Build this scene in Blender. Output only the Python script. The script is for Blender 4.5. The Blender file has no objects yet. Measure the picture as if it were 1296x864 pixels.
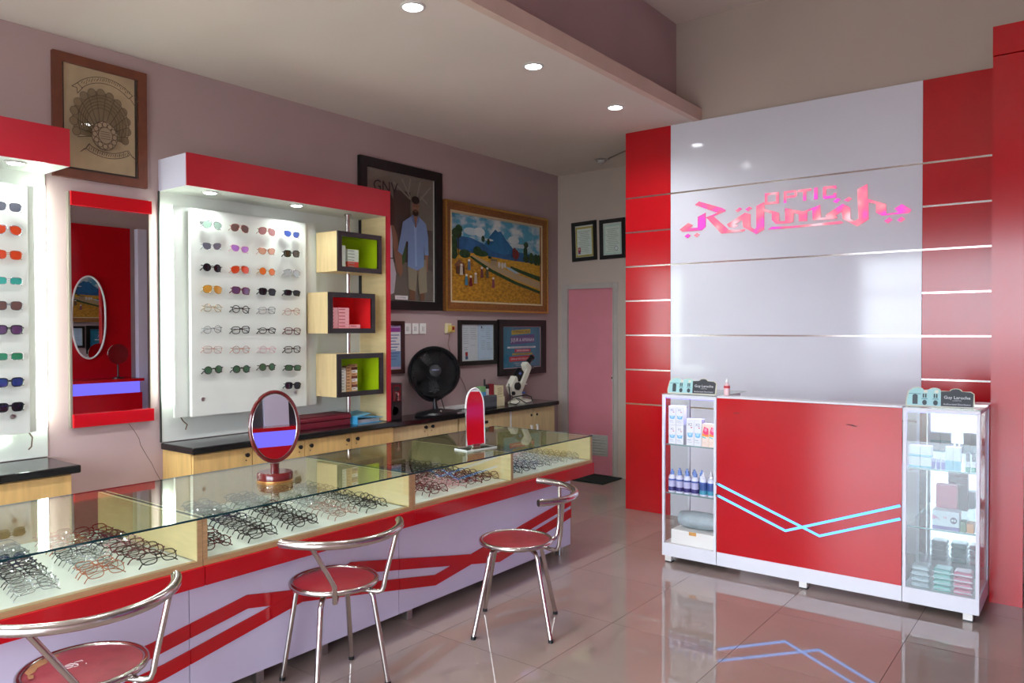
import bpy, bmesh, math, random
from mathutils import Vector, Matrix
random.seed(7)
PI = math.pi
SC = bpy.context.scene
COL = SC.collection

# ---------------------------------------------------------------- camera, world, exposure
def make_camera():
    cd = bpy.data.cameras.new('camera'); cd.sensor_width = 36.0; cd.lens = 967.0/1296.0*36.0
    cd.clip_start = 0.05; cd.clip_end = 200
    co = bpy.data.objects.new('camera', cd); COL.objects.link(co)
    f = 967.0
    A = Vector((742, 16.5, -f)).normalized()
    B = Vector((-1261, 12, -f)).normalized()
    Y = A; X = -(B - Y*B.dot(Y)); X.normalize(); Z = X.cross(Y)
    co.matrix_world = Matrix.Translation((0, 0, 1.53)) @ Matrix((X, Y, Z)).to_4x4()
    SC.camera = co
make_camera()
w = bpy.data.worlds.new('world'); SC.world = w; w.use_nodes = True
nt = w.node_tree; nt.nodes.clear()
wo = nt.nodes.new('ShaderNodeOutputWorld'); bg = nt.nodes.new('ShaderNodeBackground')
sky = nt.nodes.new('ShaderNodeTexSky'); sky.sky_type = 'HOSEK_WILKIE'; sky.turbidity = 7.0; sky.sun_direction = (0.3, 0.35, 0.88)
mixs = nt.nodes.new('ShaderNodeMixRGB'); mixs.inputs[0].default_value = 0.75; mixs.inputs[2].default_value = (0.80, 0.90, 1.0, 1)
nt.links.new(sky.outputs[0], mixs.inputs[1]); nt.links.new(mixs.outputs[0], bg.inputs[0])
bg.inputs[1].default_value = 10.0
nt.links.new(bg.outputs[0], wo.inputs[0])
SC.view_settings.view_transform = 'Standard'; SC.view_settings.look = 'None'
SC.view_settings.gamma = 1.0; SC.view_settings.use_curve_mapping = False
SC.view_settings.exposure = 0.85

# ---------------------------------------------------------------- materials
def lin(c):
    return tuple(((x/255.0)/12.92 if x/255.0 <= 0.04045 else ((x/255.0+0.055)/1.055)**2.4) for x in c)
MATS = {}
def mat(name, rgb, rough=0.5, metal=0.0, var=0.06, scale=6.0, bump=0.0, coat=0.0, spec=0.5, emit=None, estr=0.0, stretch=None):
    if name in MATS: return MATS[name]
    m = bpy.data.materials.new(name); m.use_nodes = True
    t = m.node_tree; b = t.nodes['Principled BSDF']
    c = lin(rgb)
    tc = t.nodes.new('ShaderNodeTexCoord'); nz = t.nodes.new('ShaderNodeTexNoise')
    nz.inputs['Scale'].default_value = scale; nz.inputs['Detail'].default_value = 3
    if stretch:
        mp = t.nodes.new('ShaderNodeMapping'); mp.inputs['Scale'].default_value = stretch
        t.links.new(tc.outputs['Object'], mp.inputs[0]); t.links.new(mp.outputs[0], nz.inputs[0])
    else: t.links.new(tc.outputs['Object'], nz.inputs[0])
    r = t.nodes.new('ShaderNodeValToRGB')
    r.color_ramp.elements[0].position = 0.3; r.color_ramp.elements[1].position = 0.7
    r.color_ramp.elements[0].color = (*[x*(1-var) for x in c], 1); r.color_ramp.elements[1].color = (*[min(1, x*(1+var)) for x in c], 1)
    t.links.new(nz.outputs[0], r.inputs[0]); t.links.new(r.outputs[0], b.inputs['Base Color'])
    b.inputs['Roughness'].default_value = rough; b.inputs['Metallic'].default_value = metal
    b.inputs['Specular IOR Level'].default_value = spec; b.inputs['Coat Weight'].default_value = coat; b.inputs['Coat Roughness'].default_value = 0.05
    if bump:
        bp = t.nodes.new('ShaderNodeBump'); bp.inputs['Strength'].default_value = bump; bp.inputs['Distance'].default_value = 0.004
        n2 = t.nodes.new('ShaderNodeTexNoise'); n2.inputs['Scale'].default_value = scale*8; t.links.new(tc.outputs['Object'], n2.inputs[0])
        t.links.new(n2.outputs[0], bp.inputs['Height']); t.links.new(bp.outputs[0], b.inputs['Normal'])
    if emit:
        b.inputs['Emission Color'].default_value = (*lin(emit), 1); b.inputs['Emission Strength'].default_value = estr
    MATS[name] = m; return m
def glassmat(name, tint=(235, 248, 242), refl=1.0, ior=1.5, rough=0.0):
    if name in MATS: return MATS[name]
    m = bpy.data.materials.new(name); m.use_nodes = True; t = m.node_tree; t.nodes.clear()
    o = t.nodes.new('ShaderNodeOutputMaterial'); mx = t.nodes.new('ShaderNodeMixShader')
    tr = t.nodes.new('ShaderNodeBsdfTransparent'); gl = t.nodes.new('ShaderNodeBsdfGlossy'); fr = t.nodes.new('ShaderNodeFresnel')
    mu = t.nodes.new('ShaderNodeMath'); mu.operation = 'MULTIPLY'; mu.inputs[1].default_value = refl; mu.use_clamp = True
    tr.inputs[0].default_value = (*lin(tint), 1); gl.inputs['Roughness'].default_value = rough; fr.inputs[0].default_value = ior
    ge = t.nodes.new('ShaderNodeNewGeometry'); mr = t.nodes.new('ShaderNodeMapRange')   # same reflectance from both sides of a pane
    mr.inputs[3].default_value = ior; mr.inputs[4].default_value = 1.0/ior
    t.links.new(ge.outputs['Backfacing'], mr.inputs[0]); t.links.new(mr.outputs[0], fr.inputs[0])
    t.links.new(fr.outputs[0], mu.inputs[0]); t.links.new(mu.outputs[0], mx.inputs[0])
    t.links.new(tr.outputs[0], mx.inputs[1]); t.links.new(gl.outputs[0], mx.inputs[2]); t.links.new(mx.outputs[0], o.inputs[0])
    MATS[name] = m; return m
def lensmat(name, rgb, alpha=0.25, mirror=0.25):
    """tinted lens: coloured filter + coloured mirror coating"""
    if name in MATS: return MATS[name]
    m = bpy.data.materials.new(name); m.use_nodes = True; t = m.node_tree; t.nodes.clear()
    o = t.nodes.new('ShaderNodeOutputMaterial'); m1 = t.nodes.new('ShaderNodeMixShader'); m2 = t.nodes.new('ShaderNodeMixShader')
    tr = t.nodes.new('ShaderNodeBsdfTransparent'); df = t.nodes.new('ShaderNodeBsdfDiffuse'); gl = t.nodes.new('ShaderNodeBsdfGlossy')
    c = lin(rgb); tr.inputs[0].default_value = (*c, 1)
    tc = t.nodes.new('ShaderNodeTexCoord'); gr = t.nodes.new('ShaderNodeTexNoise'); gr.inputs['Scale'].default_value = 12
    rp = t.nodes.new('ShaderNodeValToRGB'); rp.color_ramp.elements[0].color = (*[x*0.8 for x in c], 1); rp.color_ramp.elements[1].color = (*[min(1, x*1.25) for x in c], 1)
    t.links.new(tc.outputs['Object'], gr.inputs[0]); t.links.new(gr.outputs[0], rp.inputs[0]); t.links.new(rp.outputs[0], df.inputs[0])
    gl.inputs[0].default_value = (*[min(1, 0.5+x) for x in c], 1); gl.inputs['Roughness'].default_value = 0.05
    m1.inputs[0].default_value = 1-alpha; m2.inputs[0].default_value = mirror
    t.links.new(tr.outputs[0], m1.inputs[1]); t.links.new(df.outputs[0], m1.inputs[2])
    t.links.new(m1.outputs[0], m2.inputs[1]); t.links.new(gl.outputs[0], m2.inputs[2]); t.links.new(m2.outputs[0], o.inputs[0])
    MATS[name] = m; return m
def emat(name, rgb, s):
    if name in MATS: return MATS[name]
    m = bpy.data.materials.new(name); m.use_nodes = True; t = m.node_tree; t.nodes.clear()
    o = t.nodes.new('ShaderNodeOutputMaterial'); e = t.nodes.new('ShaderNodeEmission')
    e.inputs[0].default_value = (*lin(rgb), 1); e.inputs[1].default_value = s; t.links.new(e.outputs[0], o.inputs[0])
    MATS[name] = m; return m

RED = mat('red_laminate', (186, 14, 26), 0.16, var=0.05, scale=2.5, spec=0.5)
REDD = mat('red_fascia_laminate', (176, 16, 36), 0.35, var=0.05, scale=3)
WHITEP = mat('white_panel_laminate', (218, 218, 228), 0.09, var=0.02, scale=2)
WHITEL = mat('white_laminate', (212, 208, 224), 0.3, var=0.03, scale=2)
WHITEB = mat('white_board', (206, 208, 200), 0.45, var=0.03, scale=4)
WALLM = mat('mauve_wall_paint', (176, 152, 150), 0.8, var=0.05, scale=1.3, bump=0.06)
WALLB = mat('taupe_wall_paint', (186, 170, 158), 0.8, var=0.04, scale=1.3, bump=0.06)
CEIL = mat('ceiling_paint', (220, 208, 198), 0.85, var=0.04, scale=0.9)
LEDGE = mat('ledge_paint', (212, 186, 172), 0.8, var=0.04)
PURP = mat('bulkhead_paint', (176, 148, 150), 0.85, var=0.05, scale=1.5)
CHROME = mat('chrome', (196, 188, 184), 0.18, 1.0, var=0.04, scale=20)
CHROMED = mat('brushed_steel', (190, 186, 186), 0.28, 1.0, var=0.08, scale=30)
BLACK = mat('black_plastic', (20, 20, 22), 0.35, var=0.1)
BLACKG = mat('black_granite', (22, 20, 22), 0.12, var=0.5, scale=120)
BLACKF = mat('black_wood_frame', (22, 20, 20), 0.35, var=0.2, scale=20)
WOOD = mat('maple_laminate', (214, 176, 112), 0.4, var=0.10, scale=3, stretch=(12, 12, 1.2))
WOODL = mat('pale_maple_laminate', (212, 186, 138), 0.4, var=0.08, scale=3, stretch=(12, 12, 1.2))
WOODE = mat('counter_wood_trim', (178, 142, 100), 0.45, var=0.12, scale=8, stretch=(20, 1, 20))
WOODY = mat('yellow_wood_liner', (222, 200, 150), 0.4, var=0.06, scale=4, stretch=(2, 2, 12))
SEAT = mat('red_vinyl', (134, 26, 36), 0.42, var=0.12, scale=14, bump=0.1)
MIRROR = mat('mirror_silver', (235, 235, 238), 0.0, 1.0, var=0.0)
GLASS = glassmat('clear_glass', (250, 252, 250), 0.9)
GLASST = glassmat('counter_glass_top', (244, 250, 245), 1.15, 1.5)
LENS = glassmat('clear_lens', (246, 248, 248), 1.8, 1.5)
GEDGE = mat('glass_edge_teal', (14, 52, 58), 0.1, var=0.1)
TRAY = mat('white_tray_paper', (222, 222, 216), 0.6, var=0.03)
WHITE = mat('white_plastic', (228, 226, 222), 0.35, var=0.02)
CREAM = mat('cream_plastic', (222, 210, 170), 0.4, var=0.04)
LEDB = emat('blue_led_tube', (90, 165, 255), 1.7)

# ---------------------------------------------------------------- mesh helpers
class MB:
    def __init__(s): s.v = []; s.f = []; s.mi = []; s.cur = 0; s.sm = []
    def add(s, vs, fs, smooth=False):
        n = len(s.v); s.v += [tuple(v) for v in vs]; s.f += [tuple(i+n for i in f) for f in fs]
        s.mi += [s.cur]*len(fs); s.sm += [smooth]*len(fs); return s
    def box(s, x0, x1, y0, y1, z0, z1):
        if x0 > x1: x0, x1 = x1, x0
        if y0 > y1: y0, y1 = y1, y0
        if z0 > z1: z0, z1 = z1, z0
        return s.add([(x0,y0,z0),(x1,y0,z0),(x1,y1,z0),(x0,y1,z0),(x0,y0,z1),(x1,y0,z1),(x1,y1,z1),(x0,y1,z1)],
                     [(3,2,1,0),(4,5,6,7),(0,1,5,4),(1,2,6,5),(2,3,7,6),(3,0,4,7)])
    def prism(s, pts, n, M=None):
        """closed polygon pts (3D, planar) extruded by vector n"""
        k = len(pts); n = Vector(n); a = [Vector(p) for p in pts]; b = [p+n for p in a]
        nor = Vector((0,0,0))
        for i in range(k): nor += a[i].cross(a[(i+1) % k])
        if nor.dot(n) > 0: fb = tuple(range(k-1, -1, -1)); ft = tuple(range(k, 2*k)); sd = [(i, (i+1) % k, (i+1) % k+k, i+k) for i in range(k)]
        else: fb = tuple(range(k)); ft = tuple(range(2*k-1, k-1, -1)); sd = [(i+k, (i+1) % k+k, (i+1) % k, i) for i in range(k)]
        return s.add(a+b, [fb, ft]+sd)
    def poly(s, pts): return s.add(pts, [tuple(range(len(pts)))])
    def lathe(s, prof, o=(0,0,0), seg=20, sx=1, sy=1):
        vs = []; fs = []; n = len(prof)
        for i in range(seg):
            a = 2*PI*i/seg
            for r, z in prof: vs.append((o[0]+r*sx*math.cos(a), o[1]+r*sy*math.sin(a), o[2]+z))
        for i in range(seg):
            j = (i+1) % seg
            for k in range(n-1): fs.append((i*n+k, j*n+k, j*n+k+1, i*n+k+1))
        if prof[0][0] > 1e-5: fs.append(tuple(i*n for i in range(seg-1, -1, -1)))
        if prof[-1][0] > 1e-5: fs.append(tuple(i*n+n-1 for i in range(seg)))
        return s.add(vs, fs, True)
    def tube(s, pts, r, seg=8, closed=False, cap=True):
        P = [Vector(p) for p in pts]; n = len(P); rr = r if isinstance(r, (list, tuple)) else [r]*n
        vs = []; fs = []; up = None
        for i in range(n):
            if closed: t = (P[(i+1) % n]-P[i-1]).normalized()
            elif i == 0: t = (P[1]-P[0]).normalized()
            elif i == n-1: t = (P[-1]-P[-2]).normalized()
            else: t = ((P[i+1]-P[i]).normalized()+(P[i]-P[i-1]).normalized()).normalized()
            if up is None:
                up = Vector((0,0,1)) if abs(t.z) < 0.9 else Vector((1,0,0))
            a = (up - t*up.dot(t)).normalized(); b = t.cross(a); up = a
            for k in range(seg):
                g = 2*PI*k/seg; vs.append(P[i]+(a*math.cos(g)+b*math.sin(g))*rr[i])
        m = n if closed else n-1
        for i in range(m):
            j = (i+1) % n
            for k in range(seg):
                l = (k+1) % seg; fs.append((i*seg+k, i*seg+l, j*seg+l, j*seg+k))
        if cap and not closed:
            fs.append(tuple(range(seg-1, -1, -1))); fs.append(tuple((n-1)*seg+k for k in range(seg)))
        return s.add(vs, fs, True)
    def xf(s, M):
        s.v = [tuple(M @ Vector(v)) for v in s.v]; return s
def wl(o):
    v = Vector((0, 0, 0))
    while o is not None: v += o.location; o = o.parent
    return v
def mesh_of(name, mb, mats, off=(0,0,0)):
    me = bpy.data.meshes.new(name)
    me.from_pydata([(v[0]-off[0], v[1]-off[1], v[2]-off[2]) for v in mb.v], [], mb.f)
    for m in (mats if isinstance(mats, (list, tuple)) else [mats]): me.materials.append(m)
    me.polygons.foreach_set('material_index', mb.mi); me.polygons.foreach_set('use_smooth', mb.sm)
    me.update(); return me
def part(name, mb, mats, parent=None, bev=0, loc=None, label=None, stuff=False):
    """mesh object; vertices of mb are world coordinates (for a thing at its place) unless parent sits at the origin"""
    off = wl(parent)
    if loc is not None: off = Vector(loc)
    o = bpy.data.objects.new(name, mesh_of(name, mb, mats, off)); COL.objects.link(o)
    if loc is not None: o.location = Vector(loc) - wl(parent)
    o.parent = parent
    if bev:
        b = o.modifiers.new('bevel', 'BEVEL'); b.width = bev; b.segments = 2; b.limit_method = 'ANGLE'; b.angle_limit = 0.7
    if any(mb.sm):
        es = o.modifiers.new('split', 'EDGE_SPLIT'); es.split_angle = 0.75
    if label: o['label'] = label
    if stuff: o['kind'] = 'stuff'
    return o
def thing(name, label, cat, loc=(0,0,0), group=None):
    o = bpy.data.objects.new(name, None); COL.objects.link(o); o.empty_display_size = 0.05
    o.location = loc; o['label'] = label; o['category'] = cat
    if group: o['group'] = group
    return o
def struct(name, mb=None, mats=None, bev=0):
    if mb is None: o = bpy.data.objects.new(name, None); COL.objects.link(o)
    else: o = part(name, mb, mats, None, bev)
    o['kind'] = 'structure'; return o
def solo(name, mb, mats, label, cat, group=None, bev=0, loc=(0,0,0)):
    o = part(name, mb, mats, None, bev, loc=loc); o['label'] = label; o['category'] = cat
    if group: o['group'] = group
    return o
def copy_tree(o, parent=None):
    c = o.copy(); COL.objects.link(c); c.parent = parent
    for ch in list(o.children): copy_tree(ch, c)
    return c
TXT = {}
def text_mb(mb, txt, size, P, U, V, align='CENTER', off=0.0006, sx=1.0):
    """flat lettering into mb: origin P, right U, up V"""
    cu = bpy.data.curves.new('lettering', 'FONT'); cu.body = txt; cu.size = size; cu.align_x = align; cu.resolution_u = 2
    ob = bpy.data.objects.new('lettering', cu); COL.objects.link(ob)
    me = ob.to_mesh()
    U = Vector(U); V = Vector(V); N = U.cross(V); P = Vector(P)
    mb.add([P+U*v.co.x*sx+V*v.co.y+N*off for v in me.vertices], [tuple(p.vertices) for p in me.polygons])
    ob.to_mesh_clear(); bpy.data.objects.remove(ob); bpy.data.curves.remove(cu)
def art(name, items, P, U, V, parent, step=0.0004, base=0.0, rough=0.4):
    """flat print: items (rgb, [(u,v)..]) or (rgb,'text',u,v,size[,sx]); later items lie on top"""
    mb = MB(); ms = []; P = Vector(P); U = Vector(U); V = Vector(V); N = U.cross(V)
    for k, it in enumerate(items):
        m = it[0] if not isinstance(it[0], tuple) else mat('print_%d_%d_%d' % it[0], it[0], rough, var=0.03, scale=30)
        if m not in ms: ms.append(m)
        mb.cur = ms.index(m); o = base+step*(k+1)
        if isinstance(it[1], str): text_mb(mb, it[1], it[4], P+U*it[2]+V*it[3], U, V, off=o, sx=it[5] if len(it) > 5 else 1)
        else:
            a = it[1]; area = sum(a[i][0]*a[(i+1) % len(a)][1]-a[(i+1) % len(a)][0]*a[i][1] for i in range(len(a)))
            if area < 0: a = a[::-1]
            mb.poly([P+U*u+V*v+N*o for u, v in a])
    return part(name, mb, ms, parent)
def rect(u0, u1, v0, v1): return [(u0, v0), (u1, v0), (u1, v1), (u0, v1)]
def ell(u, v, a, b, n=16, rot=0): return [(u+a*math.cos(2*PI*i/n)*math.cos(rot)-b*math.sin(2*PI*i/n)*math.sin(rot), v+a*math.cos(2*PI*i/n)*math.sin(rot)+b*math.sin(2*PI*i/n)*math.cos(rot)) for i in range(n)]

# ---------------------------------------------------------------- setting
LX = -4.664; BY = 6.902; FY = 5.764; RX = 1.1; SY = -2.4; CZ = 3.195; HZ = 4.02
# floor with its tiles
m = MB().box(LX, RX, SY, BY, -0.08, -0.006)
floor = struct('floor', m, mat('tile_grout', (92, 76, 72), 0.7))
def tile_mat():
    m = mat('polished_floor_tile', (152, 135, 125), 0.035, var=0.09, scale=1.7, spec=0.8)
    t = m.node_tree; oi = t.nodes.new('ShaderNodeObjectInfo')
    nz = [n for n in t.nodes if n.type == 'TEX_NOISE'][0]; nz.noise_dimensions = '4D'; nz.inputs['Detail'].default_value = 5
    t.links.new(oi.outputs['Random'], nz.inputs['W'])
    return m
TM = tile_mat()
tx, ty = 0.63, 0.665
tme = mesh_of('floor_tile', MB().box(0.0012, tx-0.0012, 0.0012, ty-0.0012, -0.006, 0.0), TM)
edge_cache = {}
xs = [-2.0+tx*i for i in range(-5, 6)]; ys = [3.46+ty*i for i in range(-9, 7)]
for x in xs:
    for y in ys:
        x0, x1, y0, y1 = max(x, LX+0.002), min(x+tx, RX-0.002), max(y, SY+0.002), min(y+ty, BY-0.002)
        if x1-x0 < 0.03 or y1-y0 < 0.03: continue
        if abs(x1-x0-tx) < 1e-4 and abs(y1-y0-ty) < 1e-4: me = tme
        else: me = mesh_of('floor_tile', MB().box(x0-x+0.0012, x1-x-0.0012, y0-y+0.0012, y1-y-0.0012, -0.006, 0.0), TM)
        o = bpy.data.objects.new('floor_tile', me); COL.objects.link(o); o.location = (x, y, 0); o.parent = floor
# walls
wlft = struct('wall_left', MB().box(LX-0.12, LX, SY, BY+0.12, -0.08, CZ+0.1), WALLM)
part('wall_crack', MB().tube([(LX, 2.256, 0.965), (LX, 2.289, 0.919), (LX, 2.318, 0.867), (LX, 2.327, 0.827), (LX, 2.366, 0.754), (LX, 2.395, 0.706), (LX, 2.420, 0.648), (LX, 2.450, 0.593)], 0.0016, 4), mat('crack_dark', (96, 80, 76), 0.9), wlft)
m = MB(); # back wall with door opening x -4.60..-3.93, z 0..2.0
m.box(LX, -4.60, BY, BY+0.12, -0.08, CZ+0.1).box(-3.925, -2.6, BY, BY+0.12, -0.08, CZ+0.1).box(-4.60, -3.925, BY, BY+0.12, 2.01, CZ+0.1)
struct('wall_back', m, WALLB)
struct('wall_inner', MB().box(-2.72, -2.6, FY+0.16, BY, -0.08, CZ+0.1), WALLB)
struct('wall_upper', MB().box(-3.19, RX, FY+0.036, FY+0.16, -0.08, HZ+0.1), WALLB)
struct('wall_right', MB().box(RX, RX+0.12, SY, FY+0.16, -0.08, HZ+0.1), WALLM)
# shop front with wide opening
m = MB(); m.box(LX, -3.25, SY-0.15, SY, -0.08, HZ+0.1).box(0.95, RX+0.12, SY-0.15, SY, -0.08, HZ+0.1).box(-3.25, 0.95, SY-0.15, SY, 2.72, HZ+0.1)
struct('wall_front', m, WALLM)
m = MB()
for x in (-3.25, -2.15, -1.05, 0.9): m.box(x, x+0.05, SY-0.1, SY-0.05, 0, 2.72)
m.box(-3.25, 0.95, SY-0.1, SY-0.05, 2.1, 2.15)
struct('window_1', m, mat('dark_window_frame', (60, 56, 56), 0.4))
# ceilings
struct('ceiling', MB().box(LX, -2.535, SY, BY, CZ, CZ+0.1), CEIL)
struct('trim_1', MB().box(-2.585, -2.53, SY, FY+0.034, CZ-0.001, 3.292).box(-2.84, -2.585, SY, FY+0.034, 3.21, 3.292), LEDGE)
struct('wall_bulkhead', MB().box(-2.85, -2.752, SY, FY+0.036, 3.292, HZ+0.1), PURP)
struct('ceiling_high', MB().box(-2.752, RX, SY, FY+0.036, HZ, HZ+0.1), CEIL)
# pavement and street outside
struct('pavement', MB().box(-14, 12, -9, SY-0.15, -0.14, -0.04), mat('pavement_concrete', (176, 172, 164), 0.9, var=0.12, scale=3))
struct('street', MB().box(-40, 40, -60, -9, -0.2, -0.1), mat('asphalt', (120, 118, 116), 0.95, var=0.15, scale=6))

# feature partition: red and white panels over chrome strips
fw = struct('wall_partition', MB().box(-3.195, -0.42, FY+0.004, FY+0.034, 0, CZ-0.001), mat('partition_core', (120, 60, 60), 0.6))
sm = [0.0, 0.90, 1.19, 1.481, 1.771, 2.061, 2.35, 2.64, CZ]
for x0, x1 in ((-3.20, -2.783), (-0.943, -0.40)):
    for i in range(len(sm)-1):
        a = sm[i]+(0.006 if i else 0); b = sm[i+1]-(0.006 if i < len(sm)-2 else 0)
        part('red_panel', MB().box(x0, x1-0.0015, FY, FY+0.012, a, b), RED, fw, bev=0.001, loc=(x0, FY, a))
        if i:
            part('chrome_strip', MB().box(x0, x1-0.0015, FY+0.001, FY+0.006, sm[i]-0.006, sm[i]+0.006), CHROME, fw, loc=(x0, FY, sm[i]))
sw = [0.0, 0.90, 1.481, 2.061, 2.64, CZ]
for i in range(len(sw)-1):
    a = sw[i]+(0.006 if i else 0); b = sw[i+1]-(0.006 if i < len(sw)-2 else 0)
    part('white_panel', MB().box(-2.783, -0.9445, FY, FY+0.012, a, b), WHITEP, fw, bev=0.001, loc=(-2.783, FY, a))
    if i: part('chrome_strip', MB().box(-2.783, -0.9445, FY+0.001, FY+0.006, sw[i]-0.006, sw[i]+0.006), CHROME, fw, loc=(-2.783, FY, sw[i]))
# red end column
rc = struct('wall_column', MB().box(-0.474, -0.318, 5.004, FY-0.002, 0, 3.035), RED)
part('column_cap', MB().box(-0.475, -0.317, 5.0, FY-0.001, 3.04, 3.20), RED, rc)

# lit sign
SIGN={
 'bar':[(-2.571,2.526),(-2.534,2.550),(-2.343,2.479),(-2.315,2.461),(-2.321,2.448),(-2.383,2.446)],
 'jleft':[(-2.702,2.339),(-2.629,2.387),(-2.588,2.366),(-2.613,2.344),(-2.546,2.342),(-2.546,2.429),(-2.480,2.455),(-2.480,2.342),(-2.513,2.319),(-2.680,2.321)],
 'rleg':[(-2.480,2.417),(-2.383,2.445),(-2.327,2.448),(-2.415,2.421),(-2.288,2.303),(-2.163,2.298),(-2.158,2.289),(-2.182,2.282),(-2.351,2.280),(-2.460,2.402)],
 'main':[(-2.305,2.348),(-2.160,2.425),(-2.118,2.411),(-2.118,2.315),(-2.087,2.290),(-2.072,2.304),(-2.073,2.467),(-2.014,2.491),(-2.009,2.439),(-1.913,2.406),(-1.900,2.395),(-1.900,2.337),(-1.855,2.333),(-1.856,2.431),(-1.775,2.407),(-1.722,2.393),(-1.605,2.430),(-1.599,2.334),(-1.562,2.336),(-1.565,2.353),(-1.449,2.422),(-1.400,2.389),(-1.397,2.308),(-1.369,2.291),(-1.345,2.307),(-1.354,2.512),(-1.288,2.543),(-1.285,2.439),(-1.168,2.391),(-1.165,2.323),(-1.090,2.328),(-1.116,2.354),(-1.068,2.381),(-1.009,2.337),(-1.023,2.315),(-1.194,2.313),(-1.231,2.337),(-1.231,2.398),(-1.280,2.414),(-1.279,2.294),(-1.352,2.252),(-1.449,2.313),(-1.456,2.365),(-1.498,2.342),(-1.484,2.324),(-1.519,2.319),(-1.656,2.322),(-1.660,2.400),(-1.696,2.388),(-1.696,2.320),(-1.756,2.323),(-1.756,2.375),(-1.793,2.388),(-1.796,2.324),(-1.830,2.316),(-1.924,2.319),(-1.953,2.349),(-1.954,2.400),(-2.013,2.421),(-2.012,2.284),(-2.072,2.254),(-2.175,2.316),(-2.183,2.373),(-2.241,2.342),(-2.211,2.331),(-2.244,2.318),(-2.288,2.326)],
 'under':[(-1.986,2.281),(-1.953,2.300),(-1.819,2.293),(-1.463,2.300),(-1.444,2.287),(-1.462,2.281),(-1.819,2.279)],
 'd1':[(-2.659,2.284),(-2.629,2.302),(-2.606,2.284),(-2.634,2.264)],'d2':[(-2.579,2.284),(-2.552,2.301),(-2.529,2.286),(-2.556,2.266)],
 'd3':[(-2.237,2.447),(-2.202,2.470),(-2.183,2.457),(-2.218,2.434)],'d4':[(-2.160,2.450),(-2.126,2.469),(-2.104,2.454),(-2.137,2.432)],
 'd5':[(-1.518,2.443),(-1.488,2.467),(-1.463,2.455),(-1.491,2.429)],'d6':[(-1.442,2.445),(-1.408,2.466),(-1.387,2.450),(-1.414,2.431)],
 'd7':[(-1.180,2.275),(-1.145,2.297),(-1.124,2.280),(-1.155,2.256)],'d8':[(-1.099,2.273),(-1.071,2.295),(-1.046,2.277),(-1.074,2.257)],
 'T':[(-1.764,2.555),(-1.668,2.555),(-1.668,2.539),(-1.703,2.538),(-1.703,2.470),(-1.726,2.470),(-1.726,2.538),(-1.764,2.537)],
 'I':[(-1.648,2.557),(-1.622,2.557),(-1.622,2.472),(-1.648,2.472)],
 'C':[(-1.586,2.551),(-1.577,2.558),(-1.495,2.556),(-1.492,2.535),(-1.510,2.534),(-1.512,2.540),(-1.563,2.540),(-1.564,2.488),(-1.516,2.488),(-1.513,2.504),(-1.493,2.504),(-1.495,2.470),(-1.576,2.468),(-1.586,2.476)],
}
def sign_mat():
    m = bpy.data.materials.new('pink_lit_acrylic'); m.use_nodes = True; t = m.node_tree; t.nodes.clear()
    o = t.nodes.new('ShaderNodeOutputMaterial'); e = t.nodes.new('ShaderNodeEmission'); tc = t.nodes.new('ShaderNodeTexCoord')
    nz = t.nodes.new('ShaderNodeTexNoise'); nz.inputs['Scale'].default_value = 7; nz.inputs['Detail'].default_value = 1
    r = t.nodes.new('ShaderNodeValToRGB'); e.inputs[1].default_value = 0.62
    cols = [(0.34, (244, 96, 220)), (0.46, (250, 120, 160)), (0.58, (250, 150, 165)), (0.72, (255, 214, 226))]
    r.color_ramp.elements[0].position = cols[0][0]; r.color_ramp.elements[0].color = (*lin(cols[0][1]), 1)
    r.color_ramp.elements[1].position = cols[3][0]; r.color_ramp.elements[1].color = (*lin(cols[3][1]), 1)
    for p, c in cols[1:3]: el = r.color_ramp.elements.new(p); el.color = (*lin(c), 1)
    t.links.new(tc.outputs['Object'], nz.inputs[0]); t.links.new(nz.outputs[0], r.inputs[0]); t.links.new(r.outputs[0], e.inputs[0]); t.links.new(e.outputs[0], o.inputs[0])
    return m
SM = sign_mat()
SEDGE = emat('sign_edge_glow', (235, 70, 90), 0.6)
sg = thing('shop_sign', 'pink lit cut-out lettering sign on the white wall panels', 'sign', (-1.85, FY, 2.25))
def letter(name, pts, hole=None):
    z = FY-0.006
    me = MB(); me.cur = 0
    me.poly([(x, z, y) for x, y in pts])
    me.cur = 1
    k = len(pts)
    for i in range(k):
        a, b = pts[i], pts[(i+1) % k]
        me.poly([(a[0], z, a[1]), (b[0], z, b[1]), (b[0], FY, b[1]), (a[0], FY, a[1])])
    part(name, me, [SM, SEDGE], sg)
for k, v in SIGN.items():
    letter('dot' if k[0] == 'd' else 'underline' if k == 'under' else 'letter', v)
O = [(-2.007,2.556),(-1.903,2.556),(-1.903,2.470),(-2.007,2.470)]; Oi = [(-1.987,2.539),(-1.924,2.539),(-1.924,2.487),(-1.987,2.487)]
def ring(name, o, i):
    me = MB(); z = FY-0.006; n = len(o)
    for k in range(n):
        l = (k+1) % n
        me.cur = 0; me.poly([(o[k][0], z, o[k][1]), (o[l][0], z, o[l][1]), (i[l][0], z, i[l][1]), (i[k][0], z, i[k][1])])
        me.cur = 1; me.poly([(o[k][0], z, o[k][1]), (o[l][0], z, o[l][1]), (o[l][0], FY, o[l][1]), (o[k][0], FY, o[k][1])])
    part(name, me, [SM, SEDGE], sg)
ring('letter', O, Oi)
me = MB(); z = FY-0.006
for q in ([(-1.866,2.556),(-1.845,2.556),(-1.845,2.468),(-1.866,2.468)], [(-1.845,2.556),(-1.780,2.556),(-1.767,2.545),(-1.767,2.54),(-1.845,2.539)],
          [(-1.767,2.54),(-1.767,2.519),(-1.787,2.519),(-1.787,2.54)], [(-1.845,2.519),(-1.767,2.519),(-1.767,2.513),(-1.780,2.502),(-1.845,2.502)]):
    me.poly([(x, z, y) for x, y in q])
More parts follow.
